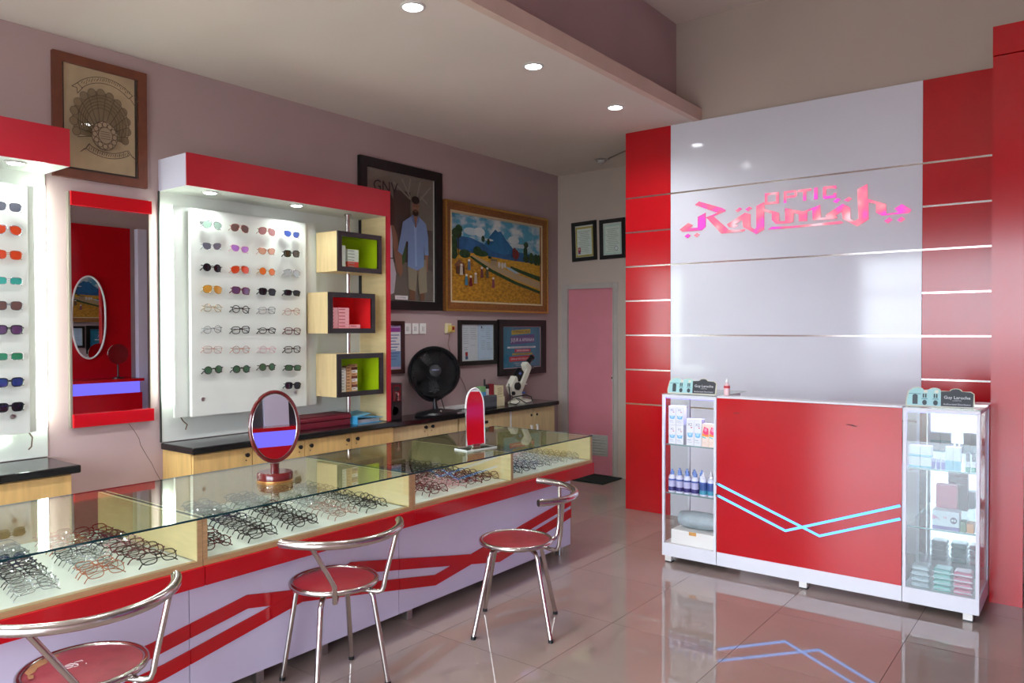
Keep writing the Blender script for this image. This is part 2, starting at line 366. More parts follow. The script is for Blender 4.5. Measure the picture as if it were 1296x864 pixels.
part('letter', me, [SM], sg)

# door in the back wall
struct('wall_leak_blocker', MB().box(LX, -3.2, BY+0.5, BY+0.55, -0.08, 2.3).box(LX-0.05, LX, BY+0.12, BY+0.55, -0.08, 2.3).box(-3.2, -3.15, BY+0.12, BY+0.55, -0.08, 2.3).box(LX, -3.2, BY+0.12, BY+0.5, 2.3, 2.35).box(LX, -3.2, BY, BY+0.5, -0.08, -0.02), WALLB)  # unseen box added behind the door to block light leaking under it
d = struct('door_1', MB().box(-4.53, -3.975, BY+0.008, BY+0.045, 0.01, 1.962), mat('pink_door_paint', (206, 128, 140), 0.35, var=0.06, scale=3))
DFR = mat('door_frame_paint', (176, 168, 160), 0.4)
part('door_frame', MB().box(-4.61, -4.53, BY-0.012, BY+0.05, 0, 2.015).box(-3.975, -3.92, BY-0.012, BY+0.05, 0, 2.015).box(-4.53, -3.975, BY-0.012, BY+0.05, 1.962, 2.015), DFR, d, bev=0.004)
part('door_stop', MB().box(-4.548, -4.53, BY-0.022, BY-0.012, 0, 1.975).box(-3.975, -3.965, BY-0.022, BY-0.012, 0, 1.975).box(-4.53, -3.975, BY-0.022, BY-0.012, 1.962, 1.975), DFR, d)
part('lock_plate', MB().box(-3.995, -3.965, BY-0.006, BY+0.008, 1.0, 1.06), CHROMED, d, bev=0.003)
part('lock_knob', MB().lathe([(0.011, 0), (0.013, 0.012), (0.008, 0.02), (0, 0.022)], seg=14).xf(Matrix.Translation((-3.98, BY-0.006, 1.03)) @ Matrix.Rotation(PI/2, 4, 'X')), CHROME, d)
vg = part('door_vent', MB().box(-4.24, -4.045, BY+0.0, BY+0.008, 0.205, 0.425), mat('vent_paint', (168, 168, 160), 0.4), d, bev=0.002)
for i in range(6):
    zz = 0.24+i*0.029
    part('louvre', MB().prism([(-4.225, BY, zz), (-4.225, BY-0.012, zz-0.006), (-4.225, BY-0.009, zz-0.012), (-4.225, BY, zz-0.006)], (0.165, 0, 0)), MATS['vent_paint'], vg)
solo('door_mat', MB().box(-4.28, -3.86, 6.50, 6.88, 0.0, 0.012), mat('green_rubber_mat', (18, 34, 30), 0.9, var=0.4, scale=60, bump=0.6), 'dark green door mat on the floor before the pink door', 'mat', bev=0.004, loc=(-4.1, 6.7, 0))

# ---------------------------------------------------------------- downlights
ORD3 = ['first', 'second', 'third']
def downlight(x, y, z, label, group, r=0.05, power=29, color=(0.93, 0.97, 1.0), es=22, emis=True):
    t = thing('ceiling_downlight', label, 'lamp', (x, y, z), group)
    part('trim_ring', MB().lathe([(r*1.32, 0.0), (r*1.3, -0.006), (r*1.05, -0.009), (r*1.0, -0.002)], (x, y, z), 28), mat('lamp_trim', (205, 200, 196), 0.35), t)
    if emis:
        part('lit_disc', MB().lathe([(0.0, -0.008), (r*0.7, -0.007), (r*1.0, -0.003)], (x, y, z), 24), emat('lamp_glow_%g' % es, (246, 250, 255), es), t)
        ld = bpy.data.lights.new('downlight_lamp', 'SPOT'); ld.energy = power; ld.color = color; ld.spot_size = math.radians(155); ld.spot_blend = 0.8; ld.shadow_soft_size = r
        lo = bpy.data.objects.new('downlight_lamp', ld); COL.objects.link(lo); lo.location = (0, 0, -0.03); lo.parent = t
    return t
downlight(-2.81, 2.83, CZ, 'lit round downlight in the low ceiling, nearest the camera', 'downlights in the low ceiling')
downlight(-2.84, 3.93, CZ, 'lit round downlight in the low ceiling, middle of the three', 'downlights in the low ceiling')
downlight(-2.88, 5.03, CZ, 'lit round downlight in the low ceiling, closest to the red and white wall', 'downlights in the low ceiling')
for k, y in enumerate((1.73, 0.63, -0.5)):  # unseen extra downlights, added to brighten the room
    downlight(-2.80+0.0*k, y, CZ, 'added fill downlight in the low ceiling above the camera frame, %s behind the visible ones' % ORD3[k], 'downlights in the low ceiling')
for x in (-4.0,):  # more added lamps out of view, fill light for the left side
    for k, y in enumerate((0.6, -0.9)): downlight(x, y, CZ, 'added unseen fill downlight near the left wall, %s' % ORD3[k], 'added fill downlights by the left wall')
# unlit hanging fixture and conduit near the back
t = thing('unlit_ceiling_fixture', 'unlit silver ceiling fixture with exposed cable near the door corner', 'lamp', (-3.88, 6.5, CZ))
part('fixture_rim', MB().lathe([(0.075, 0), (0.078, -0.006), (0.055, -0.012), (0.05, -0.002)], (-3.88, 6.5, CZ), 24), CHROMED, t)
part('bulb', MB().lathe([(0.0, -0.035), (0.025, -0.032), (0.04, -0.016), (0.04, -0.002)], (-3.88, 6.5, CZ), 18), mat('dull_bulb', (190, 190, 190), 0.2), t)
part('bracket', MB().tube([(-3.88, 6.5, CZ-0.012), (-3.88, 6.5, CZ-0.05), (-3.875, 6.47, CZ-0.055)], 0.004), CHROMED, t)
solo('ceiling_conduit', MB().tube([(-3.80, 6.5, CZ-0.006), (-3.76, 6.45, CZ-0.012), (-3.50, 6.28, CZ-0.012), (-3.35, 6.3, CZ-0.012), (-3.2, 6.1, CZ-0.012)], 0.007)
     .tube([(-3.50, 6.28, CZ-0.012), (-3.46, 6.42, CZ-0.012), (-3.2, 6.62, CZ-0.012)], 0.006), mat('conduit', (120, 104, 98), 0.5), 'thin exposed cable conduit along the ceiling by the corner', 'conduit', loc=(-3.5, 6.28, CZ))

# ---------------------------------------------------------------- framed things on walls
def frame4(mb, P, U, V, W, H, fw, d, lip=0.0):
    P = Vector(P); U = Vector(U); V = Vector(V); N = U.cross(V)
    o = [P, P+U*W, P+U*W+V*H, P+V*H]; i = [P+U*fw+V*fw, P+U*(W-fw)+V*fw, P+U*(W-fw)+V*(H-fw), P+U*fw+V*(H-fw)]
    for k in range(4):
        l = (k+1) % 4
        mb.add([o[k], o[l], i[l], i[k], o[k]+N*d, o[l]+N*d, i[l]+N*(d-lip), i[k]+N*(d-lip)], [(3,2,1,0), (4,5,6,7), (0,1,5,4), (2,3,7,6), (1,2,6,5), (3,0,4,7)])
    return mb
def picture(name, label, cat, P, U, V, W, H, fw, d, fm, items, mount=None, mm=None, glass=True, lip=0.004, group=None, bx=0):
    P = Vector(P); U = Vector(U); V = Vector(V); N = U.cross(V)
    t = thing(name, label, cat, P, group)
    part('frame', frame4(MB(), P, U, V, W, H, fw, d, lip), fm, t)
    q = P+U*fw*0.8+V*fw*0.8; w2 = W-1.6*fw; h2 = H-1.6*fw
    mb = MB().prism([q, q+U*w2, q+U*w2+V*h2, q+V*h2], N*0.006); part('backing', mb, mm or WHITEB, t)
    q = P+U*(fw+(mount or 0))+V*(fw+(mount or 0))+N*0.006
    if items: art('print', items, q, U, V, t)
    if glass: part('glass_pane', MB().poly([P+U*fw*0.9+V*fw*0.9+N*(d*0.6), P+U*(W-fw*0.9)+V*fw*0.9+N*(d*0.6), P+U*(W-fw*0.9)+V*(H-fw*0.9)+N*(d*0.6), P+U*fw*0.9+V*(H-fw*0.9)+N*(d*0.6)]), GLASS, t)
    return t
UY = (0, 1, 0); UZ = (0, 0, 1); UX = (1, 0, 0)
# left wall: U must give normal +x: U x V = +x -> U=+y, V=+z
W0 = LX+0.003
# emblem picture (seashell-like fan)
BRN = (92, 72, 54)
def lines(rgb, pts, w):
    out = []
    for a, b in zip(pts[:-1], pts[1:]):
        dx, dy = b[0]-a[0], b[1]-a[1]; L = math.hypot(dx, dy) or 1; nx, ny = -dy/L*w/2, dx/L*w/2
        out.append((rgb, [(a[0]+nx, a[1]+ny), (b[0]+nx, b[1]+ny), (b[0]-nx, b[1]-ny), (a[0]-nx, a[1]-ny)]))
    return out
it = [(mat('parchment', (186, 160, 128), 0.6, var=0.14, scale=5), rect(0, 0.40, 0, 0.60))]
cx, cy = 0.20, 0.20
import math as _m
for ringi, (ra, rb_) in enumerate(((0.15, 0.19), (0.115, 0.15), (0.08, 0.115))): pass
fan = []
for k in range(13):
    a = math.radians(-25+k*(230/12)); L = 0.22*(1-0.25*abs(math.cos(a))) if True else 0
    fan.append((cx+L*0.78*math.cos(a), cy+0.06+L*math.sin(a)*1.05))
it.append(((136, 114, 84), [(x, y) for x, y in [(cx+0.155*math.cos(math.radians(-30+8*i)), cy+0.08+0.175*math.sin(math.radians(-30+8*i))) for i in range(31)]]))
for k in range(13):
    a = math.radians(-25+k*(230/12)); px_, py_ = cx+0.155*math.cos(a), cy+0.08+0.175*math.sin(a)
    it += [(BRN, ell(px_, py_, 0.024, 0.026, 12)), ((136, 114, 84), ell(px_, py_, 0.021, 0.023, 12))]
    a2 = math.radians(-25+(k+0.5)*(230/12))
    it += lines(BRN, [(cx+0.04*math.cos(a2), cy+0.02+0.04*math.sin(a2)), (cx+0.165*math.cos(a2), cy+0.08+0.185*math.sin(a2))], 0.004)
for rr in (0.085, 0.10, 0.115, 0.13, 0.145):
    it += lines((100, 80, 56), [(cx+rr*math.cos(math.radians(-22+14*i)), cy+0.07+rr*1.13*math.sin(math.radians(-22+14*i))) for i in range(17)], 0.004)
it += [(BRN, ell(cx, cy, 0.075, 0.085, 24)), ((158, 136, 108), ell(cx, cy, 0.071, 0.081, 24))]
for k in range(12):
    a = 2*PI*k/12; it += [(BRN, ell(cx+0.057*math.cos(a), cy+0.064*math.sin(a), 0.016, 0.017, 10)), ((158, 136, 108), ell(cx+0.057*math.cos(a), cy+0.064*math.sin(a), 0.012, 0.013, 10))]
it += [(BRN, ell(cx, cy, 0.042, 0.05, 20)), ((150, 130, 104), ell(cx, cy, 0.038, 0.046, 20))]
for k in range(4): it += lines(BRN, [(cx-0.028, cy+0.02-k*0.013), (cx+0.028, cy+0.02-k*0.013)], 0.003)
def ribbon(cxr, cyr, R, a0, a1, h):
    n = 10; up = []; lo = []
    for i in range(n+1):
        a = math.radians(a0+(a1-a0)*i/n); up.append((cxr+(R+h/2)*math.cos(a), cyr+(R+h/2)*math.sin(a))); lo.append((cxr+(R-h/2)*math.cos(a), cyr+(R-h/2)*math.sin(a)))
    return up, lo
for (yy, R, a0, a1, h) in ((0.315, 0.20, 136, 44, 0.034), (0.285, 0.205, 236, 304, 0.03)):
    up, lo = ribbon(cx, yy-0.0, R, a0, a1, h)
    it += lines(BRN, up, 0.004)+lines(BRN, lo, 0.004)+lines(BRN, [up[0], lo[0]], 0.004)+lines(BRN, [up[-1], lo[-1]], 0.004)
    mid = [((u[0]+l[0])/2, (u[1]+l[1])/2) for u, l in zip(up, lo)]
    for i in range(1, 10):
        for dd in (-0.012, 0, 0.012): it += lines(BRN, [(mid[i][0]+dd-0.003, mid[i][1]-0.008), (mid[i][0]+dd+0.003, mid[i][1]+0.008)], 0.003)
    for e, s in ((0, -1), (-1, 1)):
        b = up[e], lo[e]; it += lines(BRN, [b[0], (b[0][0]+s*0.035, b[0][1]-0.03), (mid[e][0]+s*0.02, mid[e][1]-0.02), (b[1][0]+s*0.03, b[1][1]-0.04), b[1]], 0.004)
picture('framed_emblem', 'brown framed parchment with shell-like emblem and ribbon banners, high on left wall', 'picture',
        (W0, 1.84, 2.40), UY, UZ, 0.53, 0.70, 0.05, 0.03, mat('red_brown_wood', (108, 56, 36), 0.45, var=0.15, scale=12), it, mount=0.015, mm=mat('emblem_mount', (60, 52, 46), 0.6), glass=True)

# couple poster
it = [(mat('poster_night', (92, 82, 76), 0.3, var=0.35, scale=5), rect(0, 0.78, 0, 1.06)),
      ((124, 114, 104), rect(0, 0.78, 0.62, 1.06)), ((74, 60, 54), rect(0.30, 0.50, 0.30, 0.92)), ((112, 102, 94), [(0, 0), (0.78, 0), (0.78, 0.26), (0.5, 0.33), (0, 0.28)]),
      ((60, 84, 44), ell(0.40, 0.42, 0.05, 0.12))]
for (a, b) in (((0.55, 0.8), (0.40, 1.02)), ((0.55, 0.8), (0.62, 1.03)), ((0.5, 0.86), (0.30, 0.98)), ((0.6, 0.86), (0.75, 1.0)), ((0.47, 0.9), (0.5, 1.04)), ((0.62, 0.9), (0.7, 0.85))):
    it += lines((150, 140, 126), [a, b], 0.014)
# woman in white (only her right side clears the display unit)
it += [((70, 42, 36), ell(0.235, 0.76, 0.075, 0.13)), ((70, 42, 36), rect(0.16, 0.31, 0.55, 0.78)), ((150, 104, 84), ell(0.22, 0.76, 0.045, 0.065)),
       ((150, 104, 84), [(0.15, 0.62), (0.30, 0.62), (0.34, 0.54), (0.375, 0.30), (0.345, 0.22), (0.32, 0.30), (0.29, 0.46), (0.27, 0.6), (0.15, 0.56)]),
       ((206, 198, 208), [(0.14, 0.56), (0.17, 0.60), (0.19, 0.56), (0.25, 0.56), (0.27, 0.62), (0.285, 0.5), (0.285, 0.35), (0.14, 0.35)]),
       ((196, 186, 196), [(0.14, 0.34), (0.29, 0.34), (0.325, 0.22), (0.30, 0.06), (0.22, 0.03), (0.10, 0.03)])]
for k in range(5): it.append(((120, 90, 80), ell(0.215, 0.30-k*0.05, 0.006, 0.006, 8)))
# man in blue shirt and shorts
it += [((150, 106, 84), [(0.345, 0.42), (0.385, 0.42), (0.40, 0.24), (0.37, 0.19), (0.345, 0.24)]), ((150, 106, 84), [(0.665, 0.42), (0.705, 0.42), (0.70, 0.26), (0.675, 0.24)]),
       ((120, 82, 62), [(0.475, 0.10), (0.545, 0.10), (0.54, -0.0), (0.48, 0.0)]), ((120, 82, 62), [(0.60, 0.09), (0.66, 0.09), (0.655, 0.0), (0.61, 0.0)]),
       ((146, 136, 116), [(0.455, 0.36), (0.68, 0.36), (0.69, 0.08), (0.595, 0.06), (0.575, 0.24), (0.55, 0.08), (0.465, 0.10)]),
       ((126, 148, 190), [(0.50, 0.72), (0.60, 0.72), (0.68, 0.67), (0.705, 0.56), (0.71, 0.40), (0.66, 0.40), (0.655, 0.50), (0.65, 0.30), (0.57, 0.26), (0.455, 0.29), (0.46, 0.50), (0.44, 0.50), (0.395, 0.38), (0.34, 0.41), (0.375, 0.55), (0.40, 0.66)]),
       ((148, 168, 206), [(0.53, 0.70), (0.56, 0.70), (0.565, 0.30), (0.545, 0.29)]),
       ((150, 106, 84), [(0.52, 0.72), (0.58, 0.72), (0.575, 0.66), (0.55, 0.62), (0.53, 0.66)]),
       ((104, 124, 166), [(0.50, 0.73), (0.525, 0.73), (0.545, 0.64), (0.51, 0.68)]), ((104, 124, 166), [(0.60, 0.73), (0.578, 0.73), (0.553, 0.64), (0.59, 0.68)]),
       ((156, 112, 90), ell(0.55, 0.80, 0.044, 0.066)), ((44, 32, 28), ell(0.55, 0.86, 0.048, 0.034)), ((60, 42, 34), ell(0.55, 0.752, 0.036, 0.028)), ((150, 100, 84), ell(0.55, 0.765, 0.016, 0.005)),
       ((30, 26, 26), ell(0.533, 0.812, 0.015, 0.010)), ((30, 26, 26), ell(0.570, 0.812, 0.015, 0.010)), ((156, 112, 90), ell(0.533, 0.812, 0.011, 0.007)), ((156, 112, 90), ell(0.570, 0.812, 0.011, 0.007)),
       ((40, 34, 32), 'GNV', 0.20, 0.88, 0.13), ((226, 222, 222), rect(0.30, 0.45, 0.006, 0.04)), ((90, 90, 100), 'G.V.EYEWEAR', 0.375, 0.016, 0.017)]
picture('couple_poster', 'large black framed poster of a man in blue shirt and woman in white walking', 'poster',
        (W0, 4.07, 1.70), UY, UZ, 0.95, 1.215, 0.075, 0.035, BLACKF, it, mount=0.004)
solo('frame_hook', MB().tube([(LX, 4.30, 2.915), (LX+0.02, 4.30, 2.915), (LX+0.02, 4.30, 2.94)], 0.005), CHROMED, 'small wall hook above the couple poster, left one', 'hook', loc=(LX, 4.3, 2.92))
solo('frame_hook', MB().tube([(LX, 4.79, 2.915), (LX+0.02, 4.79, 2.915), (LX+0.02, 4.79, 2.94)], 0.005), CHROMED, 'small wall hook above the couple poster, right one', 'hook', loc=(LX, 4.79, 2.92))

# rice field painting
def sky_mat():
    m = bpy.data.materials.new('painted_sky'); m.use_nodes = True; t = m.node_tree; b = t.nodes['Principled BSDF']; b.inputs['Roughness'].default_value = 0.5
    tc = t.nodes.new('ShaderNodeTexCoord'); nz = t.nodes.new('ShaderNodeTexNoise'); nz.inputs['Scale'].default_value = 4.5; nz.inputs['Detail'].default_value = 6
    mp = t.nodes.new('ShaderNodeMapping'); mp.inputs['Scale'].default_value = (1, 1, 1.8); r = t.nodes.new('ShaderNodeValToRGB')
    r.color_ramp.elements[0].position = 0.46; r.color_ramp.elements[0].color = (*lin((84, 158, 186)), 1); r.color_ramp.elements[1].position = 0.62; r.color_ramp.elements[1].color = (*lin((214, 218, 214)), 1)
    t.links.new(tc.outputs['Object'], mp.inputs[0]); t.links.new(mp.outputs[0], nz.inputs[0]); t.links.new(nz.outputs[0], r.inputs[0]); t.links.new(r.outputs[0], b.inputs['Base Color']); return m
FIELD = mat('painted_field', (176, 124, 34), 0.55, var=0.38, scale=26, stretch=(1, 1, 1.8))
FIELD2 = mat('painted_far_field', (196, 146, 44), 0.55, var=0.25, scale=22, stretch=(1, 1, 3))
G1 = mat('painted_leaves', (38, 66, 34), 0.55, var=0.5, scale=40); HB = mat('painted_hills', (46, 92, 138), 0.55, var=0.3, scale=9)
AW, AH = 1.40, 0.80
it = [(sky_mat(), rect(0, AW, 0.38, AH)),
      (mat('painted_volcano', (40, 104, 150), 0.55, var=0.25, scale=8), [(0.36, 0.45), (0.50, 0.56), (0.60, 0.66), (0.66, 0.71), (0.70, 0.69), (0.75, 0.70), (0.82, 0.63), (0.98, 0.52), (1.3, 0.45)]),
      (HB, [(0.05, 0.44), (0.10, 0.60), (0.30, 0.595), (0.46, 0.56), (0.60, 0.50), (0.80, 0.47), (1.0, 0.52), (1.4, 0.50), (1.4, 0.40), (0.05, 0.38)]),
      ((190, 206, 208), ell(0.30, 0.655, 0.11, 0.035)), ((206, 214, 212), ell(0.42, 0.66, 0.08, 0.045)), ((200, 210, 210), ell(0.55, 0.60, 0.08, 0.012)), ((206, 214, 212), ell(0.95, 0.63, 0.09, 0.04)), ((196, 208, 208), ell(1.05, 0.58, 0.16, 0.022)),
      (FIELD2, [(0, 0.50), (0.20, 0.46), (0.45, 0.45), (0.8, 0.43), (1.1, 0.425), (1.4, 0.42), (1.4, 0.0), (0, 0)]),
      (FIELD, [(0, 0.39), (0.3, 0.40), (0.6, 0.30), (1.4, 0.14), (1.4, 0), (0, 0)]),
      ((172, 146, 110), [(0.28, 0.43), (0.34, 0.43), (0.80, 0.33), (1.40, 0.23), (1.40, 0.16), (0.9, 0.25), (0.5, 0.345)]),
      (G1, [(0.26, 0.42), (0.30, 0.425), (0.60, 0.32), (0.98, 0.22), (1.40, 0.14), (1.40, 0.11), (0.95, 0.195), (0.55, 0.30)]),
      (G1, [(0.88, 0.345), (1.1, 0.30), (1.40, 0.24), (1.40, 0.29), (1.1, 0.335), (0.9, 0.37)]), ((160, 190, 206), [(0.80, 0.36), (0.90, 0.35), (1.05, 0.30), (0.98, 0.30), (0.85, 0.335)])]
for (u, v, a, b) in ((0.03, 0.50, 0.05, 0.10), (0.09, 0.62, 0.07, 0.05), (0.12, 0.66, 0.05, 0.04), (0.05, 0.43, 0.05, 0.05), (0.20, 0.44, 0.08, 0.04), (0.38, 0.48, 0.06, 0.045), (0.44, 0.46, 0.10, 0.03),
                     (1.14, 0.53, 0.035, 0.05), (1.15, 0.60, 0.04, 0.03), (1.15, 0.46, 0.05, 0.04), (1.24, 0.47, 0.04, 0.06), (1.32, 0.46, 0.04, 0.06), (1.38, 0.46, 0.03, 0.06), (0.46, 0.60, 0.025, 0.03), (0.54, 0.58, 0.022, 0.03), (0.56, 0.43, 0.03, 0.012)):
    it.append((G1, ell(min(max(u, a), AW-a), v, a, b, 14)))
it += [((50, 40, 26), rect(0.10, 0.112, 0.42, 0.62)), ((50, 40, 26), rect(1.148, 1.158, 0.42, 0.60)),
       ((118, 38, 36), ell(0.97, 0.49, 0.055, 0.05)), ((108, 32, 32), ell(0.95, 0.52, 0.035, 0.035)), ((70, 36, 28), rect(0.965, 0.975, 0.42, 0.47)),
       ((126, 84, 58), [(0.04, 0.32), (0.11, 0.385), (0.21, 0.32)]), ((90, 60, 44), rect(0.07, 0.19, 0.25, 0.32)),
       ((160, 138, 104), rect(0.57, 0.67, 0.355, 0.41)), ((126, 106, 76), rect(0.57, 0.67, 0.40, 0.42)), ((206, 200, 190), ell(0.70, 0.37, 0.022, 0.03, 10)), ((206, 200, 190), ell(0.75, 0.365, 0.022, 0.03, 10)), ((206, 200, 190), ell(0.79, 0.37, 0.018, 0.028, 10))]
for (u, v, c) in ((0.25, 0.34, (92, 116, 140)), (0.14, 0.29, (196, 186, 170)), (0.21, 0.20, (70, 120, 140)), (0.27, 0.19, (120, 40, 44)), (0.34, 0.22, (176, 160, 140)), (0.43, 0.28, (110, 60, 60)), (0.51, 0.28, (90, 80, 60)), (0.60, 0.19, (130, 70, 80))):
    it += [(c, [(u-0.022, v-0.05), (u+0.022, v-0.05), (u+0.016, v+0.03), (u-0.016, v+0.03)]), ((214, 208, 196), ell(u, v+0.042, 0.018, 0.011, 10))]
pt = picture('rice_field_painting', 'painting of harvesters in golden rice fields below a blue volcano, carved gilt wood frame', 'painting',
        (W0, 5.05, 1.70), UY, UZ, 1.59, 0.995, 0.088, 0.045, mat('carved_brown_frame', (136, 84, 40), 0.4, var=0.25, scale=50, bump=0.5), it, mount=0.006, mm=mat('canvas_edge', (196, 180, 150), 0.6), glass=False, lip=0.016)
part('gilt_moulding', frame4(MB(), (W0+0.045, 5.05, 1.70), UY, UZ, 1.59, 0.995, 0.018, 0.005), mat('gilt', (206, 158, 84), 0.3, 0.7, var=0.2, scale=60), pt)
part('gilt_slip', frame4(MB(), (W0+0.028, 5.05+0.08, 1.78), UY, UZ, 1.43, 0.835, 0.016, 0.004), mat('pale_slip', (206, 188, 150), 0.4), pt)

# certificates and notices under them
it = [((196, 176, 214), rect(0, 0.16, 0, 0.38)), ((238, 236, 240), rect(0.005, 0.155, 0.06, 0.33)), ((146, 60, 150), rect(0.005, 0.155, 0.31, 0.345)), ((120, 160, 200), rect(0.005, 0.155, 0.02, 0.15)), ((96, 60, 150), 'E SUNDAY', 0.09, 0.352, 0.024)]
for k in range(9): it.append(((90, 110, 170), rect(0.02, 0.14-0.02*(k % 3), 0.28-k*0.025, 0.287-k*0.025)))
picture('purple_notice', 'dark red wood framed notice with purple heading behind the speaker', 'picture', (W0, 4.33, 1.165), UY, UZ, 0.235, 0.44, 0.035, 0.02, mat('dark_red_wood', (52, 20, 18), 0.4), it, mount=0.004, mm=mat('gold_card', (180, 156, 100), 0.5))
it = [((208, 212, 218), rect(0, 0.235, 0, 0.36)), ((178, 200, 222), rect(0.235, 0.46, 0.0, 0.36)), ((190, 210, 230), rect(0.25, 0.45, 0.02, 0.34)), ((176, 40, 44), rect(0.055, 0.09, 0.06, 0.08)), ((176, 40, 44), ell(0.073, 0.055, 0.018, 0.02)), ((60, 90, 130), rect(0.055, 0.092, 0.012, 0.04)), ((60, 60, 80), ell(0.29, 0.31, 0.01, 0.012))]
for k in range(11):
    for (a, b) in ((0.02, 0.10), (0.12, 0.21), (0.27, 0.34), (0.35, 0.43)):
        if random.random() < 0.75: it.append(((128, 132, 142), rect(a, b-0.03*random.random(), 0.30-k*0.02, 0.303-k*0.02)))
picture('double_certificate', 'black framed double-page certificate in white and pale blue, on wall right of the fan', 'picture', (W0, 5.255, 1.20), UY, UZ, 0.555, 0.42, 0.04, 0.025, BLACKF, it, mount=0.004)
TEAL = mat('poster_teal', (46, 120, 150), 0.35, var=0.15, scale=5, stretch=(1, 4, 0.3))
it = [(TEAL, rect(0, 0.64, 0, 0.41)), ((186, 160, 60), [(0.15, 0.33), (0.47, 0.345), (0.47, 0.39), (0.15, 0.375)]), ((92, 78, 132), [(0.13, 0.23), (0.54, 0.25), (0.54, 0.335), (0.13, 0.315)]), ((226, 226, 230), rect(0.08, 0.56, 0.195, 0.212)), ((196, 60, 84), rect(0.20, 0.47, 0.155, 0.185)), ((186, 160, 60), rect(0.16, 0.50, 0.125, 0.145)), ((190, 52, 58), [(0.11, 0.06), (0.53, 0.07), (0.53, 0.12), (0.11, 0.11)]),
      ((60, 50, 30), 'UTAMAKAN SIKAP', 0.31, 0.35, 0.034, 1.0), ((232, 226, 236), 'JUJUR & AMANAH', 0.335, 0.262, 0.052, 0.95), ((40, 60, 80), 'SESUNGGUHNYA KEJUJURAN MEMBAWA', 0.32, 0.198, 0.016, 1.35), ((250, 236, 236), 'KEPADA KEBAIKAN', 0.335, 0.162, 0.024), ((50, 40, 20), 'DAN KEBAIKAN MEMBAWA', 0.33, 0.129, 0.018), ((246, 232, 232), 'SURGA & CINTA PERCAYA ALLAH', 0.32, 0.078, 0.026, 0.95)]
for k in range(3): it.append(((170, 196, 206), rect(0.18+0.02*k, 0.50-0.03*k, 0.045-k*0.013, 0.049-k*0.013)))
picture('teal_slogan_poster', 'black framed teal poster with yellow, purple and red slogan bands, behind the lens meter', 'poster', (W0, 5.835, 1.075), UY, UZ, 0.795, 0.555, 0.068, 0.03, BLACKF, it, mount=0.006, mm=mat('pink_card', (214, 170, 176), 0.5))
# two certificates by the door; back wall normal -y : U=+x,V=+z -> N = x X z = -y
def cert(P, W, H, rot, label, bord, paper, red):
    it = [(bord, rect(0, W-0.09, 0, H-0.10)), (paper, rect(0.018, W-0.108, 0.02, H-0.12))]
    for k in range(13):
        a = 0.03+0.012*(k % 3); it.append(((110, 118, 110), rect(a, W-0.12-0.01*((k*7) % 4), H-0.15-k*0.019, H-0.147-k*0.019)))
    if red: it += [((150, 50, 66), rect(0.03, 0.062, 0.05, 0.10)), ((206, 160, 150), ell(0.046, 0.08, 0.009, 0.012)), ((120, 80, 120), rect(0.03, 0.06, 0.03, 0.05))]
    else: it += [((96, 96, 150), ell(W*0.5, 0.06, 0.022, 0.022)), (paper, ell(W*0.5, 0.06, 0.018, 0.018))]
    t = picture('door_certificate', label, 'picture', P, UX, UZ, W, H, 0.04, 0.02, BLACKF, it, mount=0.005, mm=WHITEB)
    t.rotation_euler = (0, rot, 0)
cert((-4.466, BY-0.003, 2.252), 0.305, 0.415, -0.03, 'black framed certificate with gold border and small red photo, left one above the pink door', (176, 160, 84), (214, 222, 214), True)
cert((-4.125, BY-0.003, 2.257), 0.30, 0.41, -0.02, 'black framed pale green certificate with round stamp, partly hidden by the red panels', (186, 206, 196), (214, 222, 212), False)

# switches
for k, y in enumerate((4.573, 4.665, 4.757)):
    t = thing('wall_socket', 'white wall switch plate left of the fan cord, %s of three' % ('leftmost', 'middle', 'rightmost')[k], 'switch', (LX, y, 1.50), 'switch plates behind the fan')
    part('plate', MB().box(LX, LX+0.012, y, y+0.076, 1.495, 1.587), WHITE, t, bev=0.003)
    part('rocker', MB().box(LX+0.012, LX+0.017, y+0.022, y+0.054, 1.52, 1.562), mat('rocker_white', (206, 204, 200), 0.3), t, bev=0.002)
t = thing('plug_adapter', 'cream wall socket with yellow plug and red switch, cord hanging down', 'socket', (LX, 5.08, 1.50))
part('plate', MB().box(LX, LX+0.012, 5.08, 5.165, 1.50, 1.59), CREAM, t, bev=0.003)
part('adapter', MB().box(LX+0.012, LX+0.05, 5.115, 5.17, 1.51, 1.57), mat('yellow_plastic', (206, 184, 96), 0.4), t, bev=0.004)
part('red_switch', MB().box(LX+0.05, LX+0.056, 5.13, 5.155, 1.53, 1.56), mat('switch_red', (150, 26, 22), 0.3), t)
part('cord', MB().tube([(LX+0.03, 5.12, 1.51), (LX+0.025, 5.10, 1.40), (LX+0.012, 5.16, 1.30), (LX+0.01, 5.24, 1.16), (LX+0.01, 5.34, 1.02), (LX+0.015, 5.38, 0.93), (LX+0.02, 5.40, 0.85)], 0.003, 6), mat('cord_brown', (150, 120, 112), 0.5), t)
# ---------------------------------------------------------------- wall mirror
t = thing('wall_mirror', 'tall wall mirror with red top and bottom rails between the two eyewear displays', 'mirror', (LX, 1.93, 0.978))
part('backing', MB().box(LX, LX+0.018, 1.925, 2.385, 0.98, 2.32), mat('grey_edge', (120, 110, 100), 0.5), t)
part('mirror_glass', MB().box(LX+0.018, LX+0.022, 1.93, 2.378, 1.04, 2.25), MIRROR, t)
part('top_rail', MB().box(LX, LX+0.04, 1.925, 2.392, 2.245, 2.325), RED, t, bev=0.002)
part('bottom_rail', MB().box(LX, LX+0.045, 1.925, 2.392, 0.975, 1.05), RED, t, bev=0.002)
part('side_strip', MB().box(LX, LX+0.026, 1.915, 1.927, 0.975, 2.32), mat('grey_edge', (120, 110, 100), 0.5), t)

